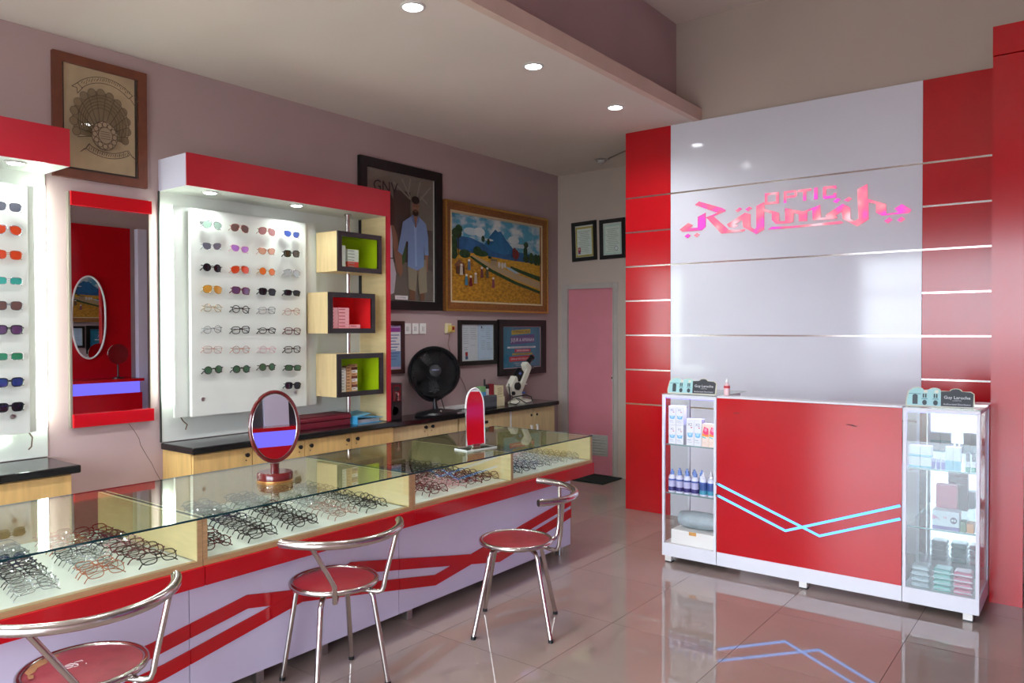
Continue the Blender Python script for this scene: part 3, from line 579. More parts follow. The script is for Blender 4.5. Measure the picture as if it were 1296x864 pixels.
# ---------------------------------------------------------------- eyeglasses
def shape_pts(kind, n=22):
    pts = []
    for i in range(n):
        a = 2*PI*i/n; c, s = math.cos(a), math.sin(a)
        def sp(v, p): return math.copysign(abs(v)**p, v)
        if kind == 'round': x, z = 0.0235*c, 0.0225*s
        elif kind == 'oval': x, z = 0.0265*sp(c, 0.9), 0.018*sp(s, 0.9)
        elif kind == 'rectangular': x, z = 0.0275*sp(c, 0.55), 0.0175*sp(s, 0.6)
        elif kind == 'square': x, z = 0.0265*sp(c, 0.6), 0.0215*sp(s, 0.65); x *= 1+0.10*s
        elif kind == 'cat-eye': x, z = 0.0265*sp(c, 0.75), 0.020*sp(s, 0.8); z += 0.18*max(0, x); x *= 1+0.12*s
        elif kind == 'aviator': x, z = 0.0275*sp(c, 0.8), 0.0235*sp(s, 0.85); x *= 1+0.16*s; z -= 0.12*x
        pts.append((x, z))
    return pts
EW = {}
def eyewear(kind, fmat, lmat, rim=0.0022, folded=True, lens=True, topbar=False, temples=True, seg=5):
    """prototype at origin: width along X, lenses in XZ plane facing -Y, temples behind (+Y). Returns list (name, mesh)"""
    key = (kind, fmat.name, lmat.name if lmat else '', rim, folded, topbar, temples)
    if key in EW: return EW[key]
    sp = shape_pts(kind); out = []
    fr = MB(); zc = 0.024
    for s in (-1, 1):
        fr.tube([(s*(0.0345+x), abs(0.0345+x)**2*1.2, zc+z) for x, z in sp], rim, seg, closed=True)
    fr.tube([(-0.0125, 0, zc+0.006), (-0.006, -0.002, zc+0.010), (0.006, -0.002, zc+0.010), (0.0125, 0, zc+0.006)], rim, seg)
    if topbar: fr.tube([(-0.03, 0.001, zc+0.019), (0, -0.001, zc+0.019), (0.03, 0.001, zc+0.019)], rim*0.8, seg)
    for s in (-1, 1): fr.tube([(s*0.060, 0.0045, zc+0.008), (s*0.0665, 0.006, zc+0.010), (s*0.0675, 0.013, zc+0.010)], rim*1.15, seg)
    out.append(('frame_front', mesh_of('frame_front', fr, fmat)))
    if temples:
        for s in (-1, 1):
            if folded: p = [(s*0.0675, 0.012, zc+0.010), (s*0.060, 0.016+0.003*s, zc+0.009), (-s*0.030, 0.019+0.004*s, zc+0.002), (-s*0.052, 0.020+0.004*s, zc-0.006), (-s*0.066, 0.021+0.004*s, zc-0.020)]
            else: p = [(s*0.0675, 0.012, zc+0.010), (s*0.067, 0.06, zc+0.009), (s*0.065, 0.10, zc+0.006), (s*0.062, 0.135, zc-0.014)]
            out.append(('temple', mesh_of('temple', MB().tube(p, [rim*0.9, rim*0.8, rim*0.8, rim*1.1, rim*1.3][:len(p)], seg), fmat)))
    if lens and lmat:
        for s in (-1, 1):
            mb = MB(); q = [(s*(0.0345+x*0.96), abs(0.0345+x*0.96)**2*1.2, zc+z*0.96) for x, z in sp]
            if s < 0: q = q[::-1]
            k = len(q); c = (s*0.0345, 0.0345**2*1.2-0.0015, zc)
            mb.add(q+[c], [((i+1) % k, i, k) for i in range(k)], True)
            out.append(('lens', mesh_of('lens', mb, lmat)))
    EW[key] = out; return out
def place_eyewear(meshes, M, label, cat, group, name='eyeglasses'):
    r = bpy.data.objects.new(name, None); COL.objects.link(r); r.empty_display_size = 0.02
    r.matrix_world = M; r['label'] = label; r['category'] = cat; r['group'] = group
    for n, me in meshes:
        o = bpy.data.objects.new(n, me); COL.objects.link(o); o.parent = r
    return r
FR = {n: mat('eyewear_'+n.replace(' ', '_'), c, ro, me_, var=0.05) for n, c, ro, me_ in (
    ('black', (18, 18, 20), 0.25, 0.0), ('dark brown', (56, 34, 28), 0.25, 0.0), ('grey metal', (120, 124, 130), 0.25, 0.8), ('silver', (190, 192, 198), 0.2, 0.9),
    ('rose gold', (206, 150, 134), 0.25, 0.8), ('burgundy', (92, 26, 36), 0.25, 0.0), ('navy', (28, 34, 66), 0.25, 0.0), ('pink', (206, 146, 156), 0.3, 0.1), ('gold', (196, 164, 96), 0.25, 0.9), ('copper', (176, 96, 62), 0.3, 0.7), ('gunmetal', (58, 60, 66), 0.25, 0.7), ('clear', (206, 200, 196), 0.15, 0.1))}
ORD = ['first', 'second', 'third', 'fourth', 'fifth', 'sixth', 'seventh', 'eighth', 'ninth', 'tenth', 'eleventh', 'twelfth', 'thirteenth', 'fourteenth', 'fifteenth', 'sixteenth', 'seventeenth', 'eighteenth']
# ---------------------------------------------------------------- glass counter
CX0, CX1 = -3.615, -2.77; HT = 0.802
mods = [(0.47, 1.62, 'nearest'), (1.62, 2.77, 'second'), (2.77, 4.515, 'far')]
WPAN = mat('lilac_white_laminate', (206, 196, 220), 0.22, var=0.03, scale=2)
UPPERL1 = [(1.46, 0.304), (1.881, 0.375), (3.042, 0.163), (4.396, 0.352)]; UPPERL2 = [(1.513, 0.207), (2.454, 0.377), (3.604, 0.155), (4.396, 0.271)]
def ext(l):
    (y0, z0), (y1, z1) = l[0], l[1]; k = (z1-z0)/(y1-y0); return [(0.47, z0-k*(y0-0.47)*0.55)]+l
def clipband(line, a, b):
    pts = [(y, z) for y, z in line]; out = []
    for (p, q) in zip(pts[:-1], pts[1:]):
        lo, hi = max(p[0], a), min(q[0], b)
        if hi-lo < 1e-3: continue
        f = lambda y: p[1]+(q[1]-p[1])*(y-p[0])/(q[0]-p[0])
        out.append(((lo, f(lo)), (hi, f(hi))))
    return out
for mi, (a, b, wd) in enumerate(mods):
    t = thing('glass_display_counter', '%s section of the glass-topped eyewear counter, red band over white base with red zigzag' % {'nearest': 'front-left', 'second': 'middle', 'far': 'far right-hand'}[wd], 'counter', (-3.2, (a+b)/2, 0), 'glass eyewear counter sections')
    g = 0.002; be = b-0.12 if wd == 'far' else b-g
    part('base_cabinet', MB().box(CX0+0.03, -2.87, a+g, be, 0.055, 0.537), WPAN, t)
    mb = MB()
    for li, l in enumerate((ext(UPPERL1), ext(UPPERL2))):
        for (p, q) in clipband(l, a+g, be+0.0006):
            s = -2.8695+0.0009*li; h = 0.029
            mb.prism([(s, p[0], p[1]-h), (s, q[0], q[1]-h), (s, q[0], q[1]+h), (s, p[0], p[1]+h)], (0.006, 0, 0))
    part('zigzag_band', mb, RED, t)
    part('red_band', MB().box(CX0, -2.75, a+g, b-g, 0.537, 0.612), RED, t, bev=0.0015)
    part('wood_rim', MB().box(-2.795, -2.765, a+g, b-g, 0.612, 0.632), WOODE, t)
    part('tray', MB().box(CX0+0.01, -2.795, a+g, b-g, 0.613, 0.628), TRAY, t)
    part('back_panel', MB().box(CX0, CX0+0.012, a+g, b-g, 0.612, HT-0.006), GLASS if mi == 0 else GLASS, t)
    for k, y in enumerate(((a+g, a+g+0.018), (b-g-0.018, b-g))):
        nm = 'end_panel'
        part(nm, MB().box(CX0+0.012, CX1-0.004, y[0], y[1], 0.632, HT-0.006), WOODY, t)
        part('corner_post', MB().box(CX1-0.004, CX1+0.002, y[0]-0.001, y[1]+0.001, 0.632, HT-0.006), WOODE, t)
    if wd == 'far':
        part('divider_panel', MB().box(CX0+0.012, CX1-0.004, 3.60, 3.615, 0.632, HT-0.006), WOODY, t)
        part('divider_post', MB().box(CX1-0.004, CX1+0.002, 3.598, 3.617, 0.632, HT-0.006), WOODE, t)
    part('front_glass', MB().box(CX1-0.002, CX1+0.003, a+g+0.02, b-g-0.02, 0.632, HT-0.006), GLASS, t)
    part('glass_top', MB().box(CX0-0.01, CX1+0.004, a+g*0.6, b-g*0.6, HT-0.006, HT), GLASST, t)
    e = MB().box(CX1+0.004, CX1+0.007, a+g*0.6, b-g*0.6, HT-0.0075, HT).box(CX0-0.013, CX0-0.01, a+g*0.6, b-g*0.6, HT-0.006, HT)
    if mi < 2: e.box(CX0-0.01, CX1+0.004, b-0.0045, b-0.001, HT-0.006, HT+0.0004)
    else: e.box(CX0-0.01, CX1+0.004, b-0.004, b, HT-0.006, HT+0.0004)
    part('glass_edge', e, GEDGE, t)
    lx = {'nearest': [0.8], 'second': [1.95], 'far': [2.86, 4.30]}[wd]
    for y in lx+([2.3] if wd == 'second' else []):
        for x in (-2.90, -3.45):
            part('foot', MB().box(x-0.02, x+0.02, y-0.02, y+0.02, 0, 0.055), CHROMED, t, bev=0.003)
    if wd == 'second':
        pass
kinds = ['round', 'oval', 'rectangular', 'square', 'cat-eye']
def row_of(colspec, n, base_label, wd, palette, yf, yb, xf=-2.822, pitch=0.050, skip=()):
    for i in range(n):
        x = xf-i*pitch; f = i/max(1, n-1)
        if i in skip: continue
        y = yf+(yb-yf)*(-(x-xf))/0.6
        y += random.uniform(-0.006, 0.006)
        pal = palette[(i//max(1, n//len(palette))) % len(palette)] if random.random() < 0.75 else random.choice(palette)
        kd = random.choice(kinds)
        thick = pal in ('black', 'dark brown', 'burgundy', 'navy')
        me = eyewear(kd, FR[pal], LENS, rim=0.0020 if thick else 0.0014, seg=5, temples=True)
        sc = 1.10
        # width along world Y, lenses face +x (towards the customer), leaning back
        lean = math.radians(42+random.uniform(-6, 6)); yaw = math.radians(90+random.uniform(-5, 5))
        M = Matrix.Translation((x, y, 0.649)) @ Matrix.Rotation(yaw, 4, 'Z') @ Matrix.Rotation(-lean, 4, 'X') @ Matrix.Scale(sc, 4)
        place_eyewear(me, M, '%s %s eyeglasses, %s from front, %s row, %s glass case' % (pal, kd, ORD[i], colspec, wd), 'eyeglasses', 'eyeglasses in the glass counter')
row_of('leftmost', 12, '', 'front-left', ['black', 'navy', 'gunmetal'], 0.86, 0.98)
row_of('second', 14, '', 'front-left', ['silver', 'gunmetal', 'navy', 'black'], 1.065, 1.15)
row_of('third', 14, '', 'front-left', ['copper', 'silver', 'gunmetal', 'gold'], 1.285, 1.365)
row_of('rightmost', 13, '', 'front-left', ['black', 'dark brown', 'burgundy', 'pink', 'navy'], 1.485, 1.50, skip=(1,))
row_of('leftmost', 12, '', 'middle', ['burgundy', 'black', 'silver'], 1.725, 1.83)
row_of('second', 15, '', 'middle', ['black', 'gunmetal', 'navy', 'black'], 1.945, 2.03)
row_of('third', 15, '', 'middle', ['black', 'gunmetal', 'black', 'silver'], 2.17, 2.26)
row_of('fourth', 15, '', 'middle', ['rose gold', 'silver', 'gold'], 2.40, 2.48)
row_of('rightmost', 14, '', 'middle', ['black', 'gunmetal', 'dark brown'], 2.60, 2.645)
for j, (n, y) in enumerate((('leftmost', 2.87), ('second', 3.04), ('third', 3.19), ('fourth', 3.34), ('fifth', 3.485))):
    row_of(n, 15, '', 'third', [['gunmetal', 'silver'], ['burgundy', 'dark brown', 'gunmetal'], ['pink', 'dark brown', 'burgundy'], ['burgundy', 'black'], ['black', 'dark brown']][j], y, y+0.02, skip=(0, 1) if j == 0 else ())
for j, (n, y) in enumerate((('leftmost', 3.71), ('second', 3.87), ('third', 4.03), ('fourth', 4.20), ('fifth', 4.38))):
    row_of(n, 15, '', 'farthest', [['dark brown', 'gunmetal'], ['black', 'silver'], ['gunmetal', 'rose gold'], ['silver', 'pink'], ['gold', 'silver']][j], y, y+0.015)

# ---------------------------------------------------------------- eyewear wall displays
SUNL = {'green': (60, 96, 66), 'black': (26, 28, 34), 'blue': (60, 84, 150), 'grey': (96, 98, 110), 'violet': (176, 120, 196), 'rose': (170, 120, 120), 'brown': (104, 76, 72), 'orange': (224, 110, 44), 'red-orange': (206, 70, 34),
        'amber': (206, 150, 60), 'silver mirror': (170, 178, 176), 'pale green': (150, 176, 160), 'teal': (60, 168, 154), 'purple': (96, 66, 106), 'dark olive': (60, 62, 40), 'green mirror': (40, 130, 90), 'blue mirror': (34, 60, 120), 'peach': (206, 158, 130)}
SL = {k: lensmat('tinted_'+k.replace(' ', '_').replace('-', '_'), v, 0.18 if k in ('green', 'black') else 0.12, 0.12 if k in ('black', 'brown', 'green') else 0.25) for k, v in SUNL.items()}
def wallglasses(kd, fc, lc, y, z, where, group, x=LX+0.158, tilt=0, op=True):
    sun = lc is not None; lm = SL[lc] if sun else LENS
    rim = 0.0026 if fc in ('black', 'dark brown', 'burgundy', 'navy') else 0.0015
    me = eyewear(kd, FR[fc], lm, rim=rim, folded=True, topbar=(kd == 'aviator'))
    M = Matrix.Translation((x, y, z-0.024)) @ Matrix.Rotation(math.radians(90), 4, 'Z') @ Matrix.Rotation(tilt, 4, 'Y') @ Matrix.Scale(1.05, 4)
    lab = ('%s %s sunglasses with %s lenses, %s' % (fc, kd, lc, where)) if sun else ('clear-lens %s %s eyeglasses, %s' % (fc, kd, where))
    place_eyewear(me, M, lab, 'sunglasses' if sun else 'eyeglasses', group, 'sunglasses' if sun else 'eyeglasses')
cols = [2.722, 2.925, 3.128, 3.335]; rowz = [2.203, 2.067, 1.93, 1.792, 1.672, 1.535, 1.405, 1.276, 1.139]
G2 = [[('aviator', 'silver', 'pale green'), ('aviator', 'rose gold', 'brown'), ('aviator', 'rose gold', 'rose'), ('cat-eye', 'silver', 'blue')],
      [('cat-eye', 'silver', 'grey'), ('cat-eye', 'pink', 'violet'), ('cat-eye', 'rose gold', 'peach'), ('square', 'black', 'dark olive')],
      [('round', 'black', 'black'), ('aviator', 'copper', 'red-orange'), ('round', 'gold', 'orange'), ('aviator', 'silver', 'silver mirror')],
      [('aviator', 'gold', 'amber'), ('square', 'burgundy', 'purple'), ('square', 'black', 'black'), ('rectangular', 'black', 'black')],
      [('round', 'gold', None), ('round', 'black', None), ('square', 'grey metal', None), ('round', 'rose gold', None)],
      [('round', 'grey metal', None), ('square', 'black', None), ('oval', 'black', None), ('square', 'burgundy', None)],
      [('square', 'rose gold', None), ('round', 'copper', None), ('round', 'pink', None), ('square', 'dark brown', None)],
      [('round', 'black', 'green'), ('round', 'black', 'green'), ('round', 'dark brown', 'green'), ('rectangular', 'black', 'green')],
      [None, None, None, ('square', 'black', 'black')]]
for i, r in enumerate(G2):
    for j, g in enumerate(r):
        if g is None: continue
        dz = 0.01 if (i == 7 and j == 2) else 0
        wallglasses(g[0], g[1], g[2], cols[j]+random.uniform(-0.003, 0.003), rowz[i]+dz-(0.004*j if 4 <= i < 8 else 0), '%s row, %s column, right eyewear board' % (ORD[i], ORD[j]), 'eyewear on the right display board', tilt=random.uniform(-0.06, 0.06))
G1_ = [('square', 'grey metal', 'grey'), ('aviator', 'silver', 'red-orange'), ('square', 'copper', 'red-orange'), ('rectangular', 'silver', 'teal'), ('square', 'grey metal', 'brown'), ('square', 'black', 'purple'), ('rectangular', 'silver', 'green mirror'), ('square', 'black', 'blue mirror'), ('square', 'black', 'black')]
for i, z in enumerate([2.175, 2.055, 1.925, 1.79, 1.66, 1.535, 1.395, 1.26, 1.13]):
    g = G1_[i]; wallglasses(g[0], g[1], g[2], 1.565, z, '%s from top, left eyewear board' % ORD[i], 'eyewear on the left display board')
# clear pegs are seen only as nose holders
PEG = glassmat('acrylic_peg', (250, 250, 250), 0.8, 1.4)
def display_unit(y0, y1, b0, b1, c0, c1, label, side, dots, lamps):
    t = thing('eyewear_wall_display', label, 'display unit', (LX, (y0+y1)/2, 0.83))
    part('back_panel', MB().box(LX+0.0, LX+0.012, y0, y1, 0.83, 2.40), WHITEB, t)
    part('rear_board', MB().box(LX+0.045, LX+0.066, c0, c1, 0.98, 2.315), WHITEB, t, bev=0.001)
    part('front_board', MB().box(LX+0.085, LX+0.114, b0, b1, 0.982, 2.302), WHITEB, t, bev=0.001)
    sp = part('board_spacer', MB().box(LX+0.012, LX+0.085, b0+0.1, b0+0.16, 1.05, 2.25).box(LX+0.012, LX+0.085, b1-0.16, b1-0.1, 1.05, 2.25), WHITEB, t)
    # canopy
    part('canopy_fascia', MB().box(-4.343, -4.331, y0, y1, 2.40, 2.597), REDD, t)
    part('canopy_soffit', MB().box(LX, -4.343, y0+0.004, y1-0.004, 2.40, 2.42), WHITEB, t)
    part('canopy_top', MB().box(LX, -4.343, y0+0.004, y1-0.004, 2.583, 2.595), WHITEB, t)
    for e in ((y0, y0+0.004), (y1-0.004, y1)): part('canopy_end', MB().box(LX, -4.343, e[0], e[1], 2.40, 2.595), WHITEL, t)
    for (y, z) in dots: part('screw_cap', MB().lathe([(0.013, 0), (0.013, 0.004), (0, 0.006)], seg=14).xf(Matrix.Translation((LX+0.114, y, z)) @ Matrix.Rotation(PI/2, 4, 'Y')), CHROMED, t)
    for (x, y) in lamps:
        r = part('downlight', MB().lathe([(0.052, 0.0), (0.052, -0.006), (0.042, -0.008)], (x, y, 2.40), 24), mat('lamp_trim', (205, 200, 196), 0.35), t)
        part('lit_disc', MB().lathe([(0.0, -0.012), (0.03, -0.011), (0.042, -0.006)], (x, y, 2.40), 20), emat('lamp_glow_16', (240, 252, 255), 16), r)
        ld = bpy.data.lights.new('display_lamp', 'SPOT'); ld.energy = 6.5; ld.color = (0.90, 1.0, 0.98); ld.spot_size = math.radians(150); ld.spot_blend = 0.7; ld.shadow_soft_size = 0.035
        lo = bpy.data.objects.new('display_lamp', ld); COL.objects.link(lo); lo.location = Vector((x, y, 2.385))-wl(t); lo.parent = t
    return t
u2 = display_unit(2.455, 4.11, 2.60, 3.483, 2.512, 3.61, 'right eyewear wall display with red canopy, wood side and three cube shelves', 1,
                  [(2.675, 1.09), (3.386, 1.088), (2.675, 2.22), (3.386, 2.22)], [(-4.44, 2.67), (-4.42, 3.31)])
GLOW = emat('strip_light_tube', (236, 255, 242), 14)
part('light_tube', MB().tube([(LX+0.05, 2.480, 1.10), (LX+0.05, 2.480, 2.27)], 0.019, 12), GLOW, u2)
part('light_tube', MB().tube([(LX+0.028, 3.627, 1.10), (LX+0.028, 3.627, 2.27)], 0.006, 8), emat('strip_light_dim', (232, 255, 240), 2.0), u2)
part('side_panel', MB().box(LX+0.012, -4.335, 4.078, 4.094, 0.83, 2.40), WOODY, u2)
part('red_side_edge', MB().box(LX, -4.331, 4.094, 4.109, 0.83, 2.40).box(-4.345, -4.331, 4.072, 4.094, 0.83, 2.40), REDD, u2)
part('edge_strip', MB().box(LX, LX+0.016, 2.449, 2.4545, 0.83, 2.40), mat('dark_edge', (50, 60, 54), 0.5), u2)
part('mounting_cable', MB().tube([(LX+0.05, 2.56, 0.98), (LX+0.06, 2.57, 0.955), (LX+0.055, 2.60, 0.93), (LX+0.06, 2.585, 0.90)], 0.004, 6), mat('cable_brown', (96, 72, 48), 0.5), u2)
u1 = display_unit(0.2, 1.80, 0.6, 1.675, 0.5, 1.725, 'left eyewear wall display with white board under red canopy, cut by the photo edge', 0, [(1.592, 1.077)], [(-4.44, 1.58), (-4.44, 0.9)])
part('light_tube', MB().tube([(LX+0.05, 1.765, 1.0), (LX+0.05, 1.765, 2.33)], 0.019, 12), GLOW, u1)
part('light_tube', MB().tube([(LX+0.028, 0.7, 0.955), (LX+0.028, 1.60, 0.955)], 0.010, 10), GLOW, u1)
part('mounting_cable', MB().tube([(LX+0.05, 1.69, 0.98), (LX+0.06, 1.705, 0.95), (LX+0.06, 1.70, 0.90), (LX+0.06, 1.685, 0.885)], 0.004, 6), MATS['cable_brown'], u1)
# cube shelves and pole (parts of the display unit)
LIME = mat('lime_interior', (176, 200, 20), 0.4, var=0.04); REDI = mat('red_interior', (236, 40, 44), 0.4, var=0.04)
CUB = mat('dark_cube_edge', (34, 26, 26), 0.25, var=0.3)
def cube_shelf(y0, y1, z0, z1, inner):
    q = part('cube_shelf', MB().box(-4.575, -4.345, y0, y0+0.014, z0, z1).box(-4.575, -4.345, y1-0.014, y1, z0, z1).box(-4.575, -4.345, y0+0.014, y1-0.014, z0, z0+0.014).box(-4.575, -4.345, y0+0.014, y1-0.014, z1-0.014, z1).box(-4.575, -4.563, y0+0.014, y1-0.014, z0+0.014, z1-0.014), WOODL, u2)
    fw_ = 0.036
    part('shelf_face_frame', frame4(MB(), (-4.345, y0, z0), UY, UZ, y1-y0, z1-z0, fw_, 0.014), CUB, q)
    a, b, c, d_ = y0+0.0145, y1-0.0145, z0+0.0145, z1-0.0145
    mb = MB()
    mb.box(-4.5625, -4.560, a, b, c, d_).box(-4.56, -4.346, a, a+0.002, c, d_).box(-4.56, -4.346, b-0.002, b, c, d_).box(-4.56, -4.346, a, b, c, c+0.002).box(-4.56, -4.346, a, b, d_-0.002, d_)
    part('shelf_liner', mb, inner, q)
    return c+0.002
c1 = cube_shelf(3.597, 4.018, 1.955, 2.245, LIME); c2 = cube_shelf(3.512, 3.95, 1.507, 1.802, REDI); c3 = cube_shelf(3.588, 4.03, 1.045, 1.357, LIME)
mb = MB()
for (a, b) in ((0.826, 1.045), (1.357, 1.507), (1.802, 1.955), (2.245, 2.399)):
    mb.tube([(-4.47, 3.805, a), (-4.47, 3.805, b)], 0.017, 16)
for z in (0.826, 2.385): mb.lathe([(0.028, 0), (0.028, 0.013), (0.018, 0.014)], (-4.47, 3.805, z), 18)
part('chrome_pole', mb, CHROME, u2)
# contact lens boxes
def lens_box(x, y0, y1, z0, z1, body, band, label, group, k=0):
    t = thing('contact_lens_box', label, 'box', (x, (y0+y1)/2, z0), group)
    part('carton', MB().box(x-0.05, x, y0, y1, z0, z1), body, t)
    part('print_band', MB().box(x, x+0.0006, y0+0.004, y0+(y1-y0)*0.62, z0+(z1-z0)*0.35, z0+(z1-z0)*0.62), band, t)
WG = mat('carton_white_green', (206, 214, 196), 0.5); RB = mat('carton_red', (196, 60, 40), 0.5); PK = mat('carton_pink', (232, 168, 170), 0.5); TN = mat('carton_tan', (196, 150, 104), 0.5); WC = mat('carton_white', (220, 216, 206), 0.5)
BD = mat('band_green_grey', (120, 136, 120), 0.5); BR = mat('band_red', (176, 60, 70), 0.5); BB = mat('band_brown', (110, 56, 40), 0.5)
XB = -4.40
def stack(n, y0, y1, z0, h, body, band, desc, group):
    for k in range(n):
        bd = body(k) if callable(body) else body
        lens_box(XB, y0+random.uniform(0, 0.002), y1-random.uniform(0, 0.002), z0+k*h, z0+(k+1)*h-0.0012, bd, band, '%s, %s from bottom' % (desc, ORD[k]), group)
stack(8, 3.637, 3.725, c1, 0.0225, WG, BD, 'white-green lens carton, left stack, upper cube shelf', 'lens cartons in the upper cube shelf')
stack(7, 3.742, 3.850, c1, 0.0225, lambda k: RB if k < 3 else WG, BD, 'red or white lens carton, right stack, upper cube shelf', 'lens cartons in the upper cube shelf')
stack(7, 3.552, 3.650, c2, 0.0245, PK, BR, 'pink lens carton, left stack, middle cube shelf', 'lens cartons in the middle cube shelf')
stack(7, 3.655, 3.755, c2, 0.0245, PK, BR, 'pink lens carton, centre stack, middle cube shelf', 'lens cartons in the middle cube shelf')
stack(2, 3.762, 3.862, c2, 0.0245, PK, BR, 'pink lens carton, short right stack, middle cube shelf', 'lens cartons in the middle cube shelf')
stack(8, 3.628, 3.668, c3, 0.0215, WC, BD, 'small white lens carton, first stack, lower cube shelf', 'lens cartons in the lower cube shelf')
stack(9, 3.671, 3.722, c3, 0.0215, WC, BD, 'small white lens carton, second stack, lower cube shelf', 'lens cartons in the lower cube shelf')
stack(9, 3.726, 3.776, c3, 0.0225, TN, BB, 'tan lens carton, third stack, lower cube shelf', 'lens cartons in the lower cube shelf')
stack(10, 3.780, 3.832, c3, 0.0215, lambda k: (TN, WC, BB)[k % 3], BB, 'striped brown lens carton, right stack, lower cube shelf', 'lens cartons in the lower cube shelf')

# ---------------------------------------------------------------- wall cabinets with black counter
def wall_cabinet(y0, y1, xf, seams, knobs, woodm, label, zt=0.782):
    t = thing('wall_cabinet', label, 'cabinet', (LX, (y0+y1)/2, 0))
    part('carcass', MB().box(LX, xf-0.02, y0+0.012, y1-0.012, 0.0, zt), woodm, t)
    for i in range(len(seams)-1):
        a, b = seams[i]+0.003, seams[i+1]-0.003
        dname = 'cabinet_door'
        dr = part(dname, MB().box(xf-0.019, xf, a, b, 0.06, zt-0.006), woodm, t, bev=0.002)
        for k in knobs:
            if a < k < b:
                part('knob', MB().lathe([(0.008, 0), (0.008, 0.010), (0.014, 0.013), (0.014, 0.022), (0.0, 0.025)], seg=14).xf(Matrix.Translation((xf, k, 0.735)) @ Matrix.Rotation(PI/2, 4, 'Y')), BLACK, dr)
                part('keyhole', MB().lathe([(0.005, 0), (0.0, 0.002)], seg=8).xf(Matrix.Translation((xf, k, 0.70)) @ Matrix.Rotation(PI/2, 4, 'Y')), BLACK, dr)
    return t
def worktop(y0, y1, xf, z0, z1, label):
    solo('black_worktop', MB().box(LX, xf, y0, y1, z0, z1), BLACKG, label, 'worktop', bev=0.008, loc=(LX, (y0+y1)/2, z0))
wall_cabinet(2.455, 4.12, -4.315, [2.467, 2.875, 3.285, 3.70, 4.115], [2.83, 3.24, 3.33, 3.655, 3.745], WOOD, 'yellow maple low cabinet under the right eyewear display')
worktop(2.452, 4.125, -4.285, 0.784, 0.826, 'black polished worktop under the right eyewear display')
wall_cabinet(0.2, 1.775, -4.265, [0.212, 0.72, 1.24, 1.765], [1.28], WOOD, 'yellow maple low cabinet under the left eyewear display, cut by the photo edge')
worktop(0.2, 1.80, -4.235, 0.784, 0.826, 'black polished worktop under the left eyewear display')
t = wall_cabinet(4.135, 6.42, -4.37, [4.15, 4.555, 4.93], [4.52, 4.60], WOODL, 'pale maple low cabinet below the fan and lens meter', 0.768)
for (a, b, z0, z1) in ((4.95, 5.66, 0.61, 0.762), (4.95, 5.66, 0.30, 0.60)):
    dr = part('drawer', MB().box(-4.389, -4.37, a, b, z0, z1), WOODL, t, bev=0.002)
    part('drawer_pull', MB().box(-4.37, -4.362, (a+b)/2-0.03, (a+b)/2+0.03, z1-0.075, z1-0.05), BLACK, dr, bev=0.006)
part('white_divider', MB().box(-4.389, -4.366, 5.668, 5.684, 0.06, 0.762), WHITE, t)
for (a, b, k) in ((5.69, 6.045, 6.0), (6.05, 6.40, 6.095)):
    dr = part('cabinet_door', MB().box(-4.389, -4.37, a, b, 0.06, 0.762), WOODL, t, bev=0.002)
    part('lock', MB().lathe([(0.012, 0), (0.012, 0.006), (0, 0.008)], seg=12).xf(Matrix.Translation((-4.37, k, 0.70)) @ Matrix.Rotation(PI/2, 4, 'Y')), BLACK, dr)
    part('white_handle', MB().box(-4.37, -4.352, k-0.008, k+0.008, 0.50, 0.60).box(-4.37, -4.352, k-0.02, k+0.012, 0.592, 0.604), WHITE, dr)
worktop(4.130, 6.44, -4.335, 0.770, 0.810, 'black polished worktop carrying fan, drawer box and lens meter')
WT = 0.810; WT1 = 0.826
# things on the right display worktop
t = thing('maroon_case_long', 'long maroon flat case lying on black worktop below the eyewear board', 'case', (-4.5, 3.55, WT1))
MAR = mat('maroon_leatherette', (104, 18, 34), 0.45, var=0.1, scale=20)
part('case_body', MB().box(-4.60, -4.42, 3.28, 3.78, WT1, WT1+0.045), MAR, t, bev=0.006)
part('case_lid', MB().box(-4.605, -4.415, 3.275, 3.785, WT1+0.047, WT1+0.078), MAR, t, bev=0.008)
part('inner_tray', MB().box(-4.60, -4.422, 3.285, 3.775, WT1+0.078, WT1+0.09), mat('maroon_dark', (80, 14, 26), 0.6), t, bev=0.003)
t = thing('blue_ring_binder', 'pale blue ring binder tilted on a stack of papers behind the chrome pole', 'binder', (-4.5, 3.95, WT1))
BLU = mat('blue_binder', (70, 160, 206), 0.35, var=0.08)
part('papers', MB().box(-4.60, -4.40, 3.83, 4.05, WT1+0.004, WT1+0.03), mat('paper_stack', (196, 196, 192), 0.7), t)
part('cover', MB().prism([(-4.61, 3.82, WT1), (-4.61, 4.06, WT1), (-4.61, 4.06, WT1+0.003), (-4.61, 3.82, WT1+0.003)], (0.23, 0, 0)), BLU, t)
part('cover', MB().prism([(-4.61, 3.81, WT1+0.052), (-4.61, 4.06, WT1+0.034), (-4.61, 4.06, WT1+0.038), (-4.61, 3.81, WT1+0.056)], (0.24, 0, 0)), BLU, t)
part('cover_flap', MB().prism([(-4.61, 3.80, WT1+0.057), (-4.37, 3.80, WT1+0.057), (-4.41, 3.97, WT1+0.065), (-4.62, 4.02, WT1+0.072)], (0, 0, 0.003)), mat('blue_binder_light', (96, 184, 222), 0.35), t)
part('spine', MB().box(-4.61, -4.38, 3.812, 3.818, WT1, WT1+0.052), BLU, t)
